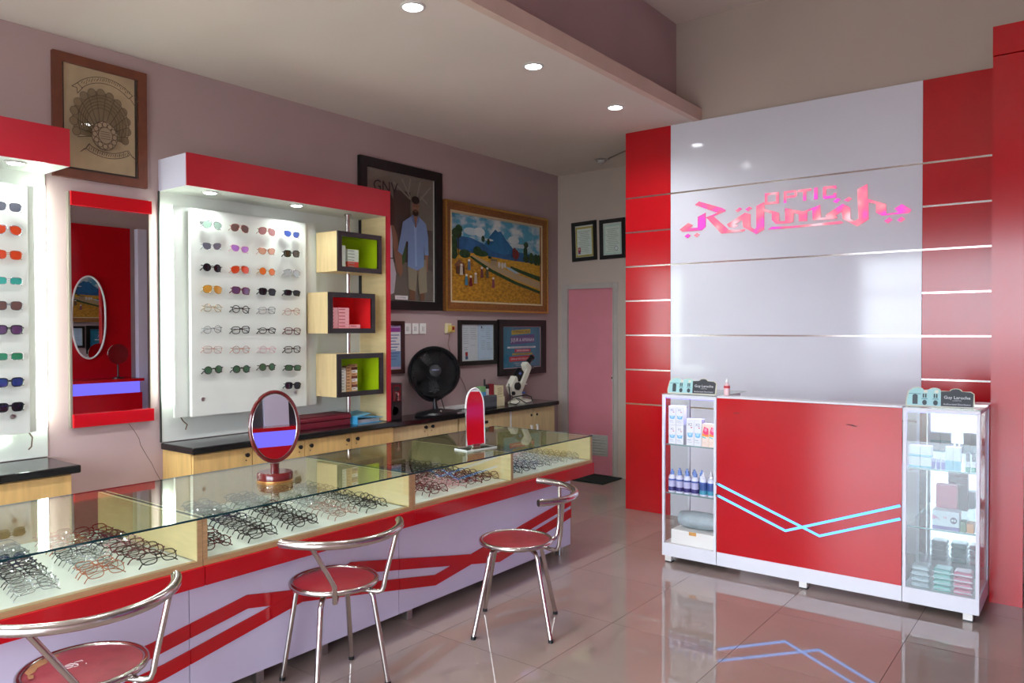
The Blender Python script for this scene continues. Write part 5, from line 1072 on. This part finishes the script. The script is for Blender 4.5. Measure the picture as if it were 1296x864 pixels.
# goods in the left case
def solution_box(x, y, z, w, h, d_, pinkish, label, group):
    t = thing('solution_box', label, 'box', (x, y, z), group)
    part('carton', MB().box(x, x+w, y, y+d_, z, z+h), mat('box_white', (226, 228, 236), 0.4) if not pinkish else mat('box_peach', (236, 214, 202), 0.4), t)
    P = (x, y-0.0002, z)
    if not pinkish: items = [((110, 110, 124), 'X2', w*0.48, h*0.74, h*0.15), ((190, 70, 90), rect(w*0.6, w*0.78, h*0.66, h*0.70)), ((120, 184, 224), [(w*0.12, h*0.50), (w*0.3, h*0.46), (w*0.5, h*0.49), (w*0.7, h*0.46), (w*0.9, h*0.51), (w*0.82, h*0.33), (w*0.5, h*0.30), (w*0.2, h*0.33)]), ((170, 214, 238), ell(w*0.5, h*0.42, w*0.2, h*0.05)), ((150, 156, 170), rect(w*0.12, w*0.6, h*0.2, h*0.22)), ((170, 174, 186), rect(w*0.12, w*0.75, h*0.12, h*0.135))]
    else: items = [((232, 70, 120), [(w*0.1, h*0.62), (w*0.35, h*0.88), (w*0.6, h*0.84), (w*0.95, h*0.8), (w*0.98, h*0.55), (w*0.5, h*0.5)]), ((244, 150, 180), ell(w*0.55, h*0.74, w*0.2, h*0.08)), ((240, 150, 60), [(w*0.05, h*0.6), (w*0.5, h*0.52), (w*0.98, h*0.55), (w*0.98, h*0.44), (w*0.05, h*0.47)]), ((90, 196, 200), [(w*0.05, h*0.46), (w*0.6, h*0.40), (w*0.6, h*0.36), (w*0.05, h*0.40)]), ((200, 170, 160), rect(w*0.1, w*0.6, h*0.2, h*0.215)), ((200, 170, 160), rect(w*0.1, w*0.5, h*0.13, h*0.145))]
    art('box_print', items, P, UX, UZ, t, step=0.00015)
zS = 0.7785
for i in range(2):
    for j in range(2):
        solution_box(-2.246+i*0.0535, DY+0.034, zS+j*0.125, 0.0515, 0.1235, 0.05, False, 'white and blue solution carton, %s of left block, desk case' % [['lower left', 'upper left'], ['lower right', 'upper right']][i][j], 'white solution cartons')
for i in range(2):
    solution_box(-2.118+i*0.0525, DY+0.03, zS, 0.0505, 0.172, 0.05, False, 'tall white solution carton in the case, %s of the centre pair' % ('left', 'right')[i], 'white solution cartons')
    solution_box(-2.010+i*0.0475, DY+0.026, zS, 0.046, 0.148, 0.05, True, 'pink and orange printed carton in the desk case, %s one' % ('left', 'right')[i], 'pink printed cartons')
def drop_bottle(x, y, z, cap, label, group, blue=False):
    t = thing('solution_bottle', label, 'bottle', (x, y, z), group)
    h = 0.118
    part('bottle_body', MB().lathe([(0, 0), (0.0235, 0), (0.025, 0.004), (0.025, h*0.8), (0.019, h*0.95), (0.010, h)], (x, y, z), 18), mat('bottle_white', (216, 218, 236), 0.35), t)
    lb = part('label_wrap', MB().lathe([(0.0254, 0.012), (0.0254, 0.090)], (x, y, z), 18), mat('label_blue', (58, 84, 150), 0.4) if blue else mat('label_lilac', (186, 186, 220), 0.4), t)
    part('label_stripe', MB().lathe([(0.0257, 0.012), (0.0257, 0.038)], (x, y, z), 18), mat('label_teal', (70, 150, 176), 0.4) if blue else mat('label_navy', (56, 50, 116), 0.4), lb)
    part('label_stripe', MB().lathe([(0.0257, 0.079), (0.0257, 0.090)], (x, y, z), 18), mat('label_navy2', (74, 96, 170), 0.4), lb)
    part('cap', MB().lathe([(0.013, h-0.002), (0.014, h+0.016), (0.007, h+0.02), (0.0055, h+0.034), (0, h+0.035)], (x, y, z), 16), mat('cap_blue', (120, 150, 214), 0.35) if cap == 'b' else mat('cap_white', (226, 226, 236), 0.35), t)
zS = 0.4585; k = 0
for i in range(4):
    drop_bottle(-2.226+i*0.054, DY+0.048, zS, 'b', 'lilac labelled lens solution bottle, front row, %s from the left' % ORD[i], 'lens solution bottles')
    drop_bottle(-2.200+i*0.052, DY+0.105, zS, 'b', 'lilac labelled lens solution bottle, back row, %s from the left' % ORD[i], 'lens solution bottles')
for i, (x, y) in enumerate(((-2.008, 0.049), (-1.955, 0.050), (-1.980, 0.103))):
    drop_bottle(x, DY+y, zS, 'w', 'blue labelled solution bottle with white cap, %s of three' % ('left', 'right', 'rear')[i], 'lens solution bottles', True)
t = thing('white_tissue_tray', 'white flat carton holding a grey plastic-wrapped bundle at the case bottom', 'box', (-2.08, DY+0.12, 0.125))
part('carton', MB().box(-2.225, -1.93, DY+0.03, DY+0.26, 0.1245, 0.215), WHITE, t, bev=0.002)
part('tab', MB().box(-2.10, -2.05, DY+0.0285, DY+0.03, 0.193, 0.215), mat('tab_orange', (206, 150, 80), 0.5), t)
part('wrapped_bundle', MB().lathe([(0.0, -0.135), (0.055, -0.13), (0.066, -0.06), (0.066, 0.06), (0.055, 0.13), (0, 0.135)], seg=18).xf(Matrix.Translation((-2.075, DY+0.14, 0.272)) @ Matrix.Rotation(PI/2, 4, 'Y') @ Matrix.Scale(0.85, 4, (1, 0, 0))), mat('grey_wrap', (160, 172, 178), 0.25, var=0.15, scale=12, bump=0.6), t)
# goods in the right case
zS = 0.7785
AQ = mat('carton_aqua', (110, 190, 214), 0.4); WB = mat('box_white', (226, 228, 236), 0.4)
def two_tone(x, y, z, w, h, d_, label, group, f=0.4):
    t = thing('lens_carton', label, 'box', (x, y, z), group)
    part('lower_half', MB().box(x, x+w, y, y+d_, z, z+h*f), AQ, t); part('upper_half', MB().box(x, x+w, y, y+d_, z+h*f, z+h), WB, t)
for i in range(2):
    for j in range(2): two_tone(-0.815+i*0.056, DY+0.03, zS+j*0.06, 0.053, 0.0585, 0.05, 'small white and aqua carton in the right case, %s' % [['lower left', 'upper left'], ['lower right', 'upper right']][i][j], 'small aqua cartons in the right case', 0.18)
for i in range(2): two_tone(-0.640+i*0.036, DY+0.03, zS, 0.034, 0.125, 0.035, 'tall white and aqua carton in the right case, %s' % ('left', 'right')[i], 'tall aqua cartons', 0.42)
for i in range(3):
    x = -0.700+i*0.024
    t = thing('vial', 'small violet vial in the right case, %s of three' % ('leftmost', 'middle', 'rightmost')[i], 'bottle', (x, DY+0.045, zS), 'violet vials')
    part('vial_body', MB().lathe([(0, 0), (0.0105, 0), (0.0105, 0.038)], (x, DY+0.045, zS), 12), mat('violet', (120, 106, 190), 0.3), t); part('vial_cap', MB().lathe([(0.0095, 0.038), (0.0095, 0.055), (0, 0.056)], (x, DY+0.045, zS), 12), mat('pale_violet', (180, 176, 220), 0.3), t)
for i in range(2):
    x = -0.538+i*0.026
    t = thing('dropper_bottle', 'slim green and white dropper bottle in the right case, %s' % ('left', 'right')[i], 'bottle', (x, DY+0.045, zS), 'slim dropper bottles')
    part('lower_label', MB().lathe([(0, 0), (0.011, 0), (0.011, 0.026)], (x, DY+0.045, zS), 12), mat('green_label', (90, 176, 150), 0.4), t); part('upper_label', MB().lathe([(0.011, 0.026), (0.011, 0.055)], (x, DY+0.045, zS), 12), WB, t)
    part('dark_cap', MB().lathe([(0.009, 0.055), (0.009, 0.095), (0.005, 0.1), (0, 0.1)], (x, DY+0.045, zS), 12), mat('cap_dark', (50, 44, 70), 0.35), t)
zS = 0.4585
def flat_box(x0, x1, y0, y1, z0, z1, m_, lab, items=None, name='lens_carton'):
    t = thing(name, lab, 'box', ((x0+x1)/2, (y0+y1)/2, z0)); part('carton', MB().box(x0, x1, y0, y1, z0, z1), m_, t)
    if items: art('box_print', items, (x0, y0-0.0002, z0), UX, UZ, t, step=0.00015)
flat_box(-0.70, -0.575, DY+0.03, DY+0.11, zS, zS+0.10, WB, 'white carton with purple band and owl-eyed circle in the right case, second shelf', [((130, 104, 170), rect(0, 0.125, 0, 0.02)), ((226, 160, 190), [(0.0, 0.05), (0.03, 0.06), (0.04, 0.045), (0.0, 0.08)]), ((96, 60, 90), ell(0.10, 0.055, 0.016, 0.018)), ((230, 230, 236), ell(0.094, 0.055, 0.005, 0.006)), ((230, 230, 236), ell(0.106, 0.055, 0.005, 0.006)), ((220, 90, 110), 'FR', 0.06, 0.06, 0.016)])
flat_box(-0.57, -0.545, DY+0.03, DY+0.10, zS, zS+0.055, mat('olive', (96, 120, 70), 0.5), 'olive green small carton beside the circle-print carton')
flat_box(-0.54, -0.508, DY+0.03, DY+0.10, zS, zS+0.05, mat('orange_box', (226, 140, 60), 0.5), 'orange small carton at the right end of the middle shelf')
flat_box(-0.70, -0.60, DY+0.14, DY+0.20, zS, zS+0.22, mat('rose_box', (196, 90, 110), 0.5), 'tall rose carton standing behind on the middle shelf')
for i in range(4):
    for j, (x, m_, nm) in enumerate(((-0.80, mat('pack_grey', (176, 180, 186), 0.3), 'grey'), (-0.695, mat('pack_teal', (120, 190, 180), 0.3), 'teal'), (-0.60, mat('pack_pink', (216, 96, 130), 0.3), 'pink'))):
        t = thing('soft_pack', '%s glossy soft pack at the bottom of the right case, %s from the bottom' % (nm, ORD[i]), 'pack', (x+0.04, DY+0.07, 0.125+i*0.03), 'soft packs in the right case')
        part('pouch', MB().box(x, x+0.085, DY+0.03+0.004*(i % 2), DY+0.13, 0.1255+i*0.03, 0.1245+(i+1)*0.03), m_, t, bev=0.010)
        part('pouch_seal', MB().box(x-0.004, x+0.089, DY+0.027, DY+0.0305, 0.138+i*0.03, 0.141+i*0.03), mat('seal_silver', (200, 200, 206), 0.2, 0.6), t)
# small blue led strips inside both cases
part('led_strip', MB().box(-2.255, -1.925, DY+0.022, DY+0.03, 1.078, 1.084), emat('violet_led', (110, 110, 255), 2.5), ql)
part('led_strip', MB().box(-0.82, -0.50, DY+0.022, DY+0.03, 1.078, 1.084), MATS['violet_led'], qr)
for x in (-2.09, -0.66):
    ld = bpy.data.lights.new('case_led', 'AREA'); ld.shape = 'RECTANGLE'; ld.size = 0.3; ld.size_y = 0.02; ld.energy = 0.7; ld.color = (0.45, 0.45, 1.0)
    lo = bpy.data.objects.new('case_led', ld); COL.objects.link(lo); lo.location = Vector((x, DY+0.04, 1.075))-wl(dk); lo.parent = dk

# ---------------------------------------------------------------- right side of the shop, seen in the mirrors
t = thing('red_mirror_panel', 'red wall panel with tall oval mirror, seen only reflected in the wall mirror', 'panel', (RX, 4.6, 0.7))
part('panel', MB().box(RX-0.03, RX, 4.15, 5.05, 0, 2.9), RED, t)
MO = lambda a, b, x, n=40: [(x-0.02-0.086*a*math.cos(2*PI*i/n), 4.50+a*math.cos(2*PI*i/n), 1.70+b*math.copysign(abs(math.sin(2*PI*i/n))**0.8, math.sin(2*PI*i/n))) for i in range(n)]
part('oval_rim', MB().tube(MO(0.20, 0.53, RX-0.035), 0.012, 6, closed=True), WHITE, t)
part('oval_mirror', MB().poly(MO(0.20, 0.53, RX-0.034)[::-1]), MIRROR, t)
t = thing('grey_wall_shelving', 'white uprights with dark glass panels on the right wall, seen only in mirrors', 'shelving', (RX, 3.0, 0))
for k, y in enumerate((1.3, 1.85, 2.4, 2.95, 3.5, 5.12, 5.38)):
    part('upright', MB().box(RX-0.10, RX-0.002, y, y+(0.24 if k < 5 else 0.12), 0, 2.9), WHITEL, t)
for y in (1.545, 2.095, 2.645, 3.195, 3.745): part('dark_panel', MB().box(RX-0.02, RX-0.002, y, y+0.30, 0.9, 2.9), mat('dark_glass_panel', (74, 70, 70), 0.2), t)
t = thing('red_lit_showcase', 'red showcase with violet-lit glass band, seen only in mirrors', 'showcase', (RX-0.4, 3.6, 0))
part('lower_cabinet', MB().box(RX-0.62, RX-0.12, 2.2, 4.9, 0.05, 0.74), RED, t)
part('light_strip', MB().box(RX-0.625, RX-0.62, 2.3, 4.8, 0.40, 0.415), emat('violet_strip', (130, 120, 255), 1.6), t)
part('lit_band', MB().box(RX-0.60, RX-0.14, 2.22, 4.88, 0.74, 0.885), emat('violet_band', (120, 110, 255), 0.75), t)
part('red_top', MB().box(RX-0.64, RX-0.12, 2.18, 4.92, 0.885, 0.92), RED, t)
part('label_holder', MB().box(RX-0.625, RX-0.62, 3.2, 3.32, 0.65, 0.71), WHITE, t)
t = thing('small_round_mirror', 'round black-stemmed table mirror on the red showcase, seen only in reflection', 'mirror', (RX-0.4, 4.70, 0.92))
part('stand', MB().lathe([(0, 0), (0.07, 0), (0.07, 0.01), (0.01, 0.02), (0.01, 0.18)], (RX-0.4, 4.70, 0.92), 20), BLACK, t)
part('disc', MB().tube([(RX-0.41, 4.70, 1.23), (RX-0.39, 4.70, 1.23)], 0.13, 24), MIRROR, t)
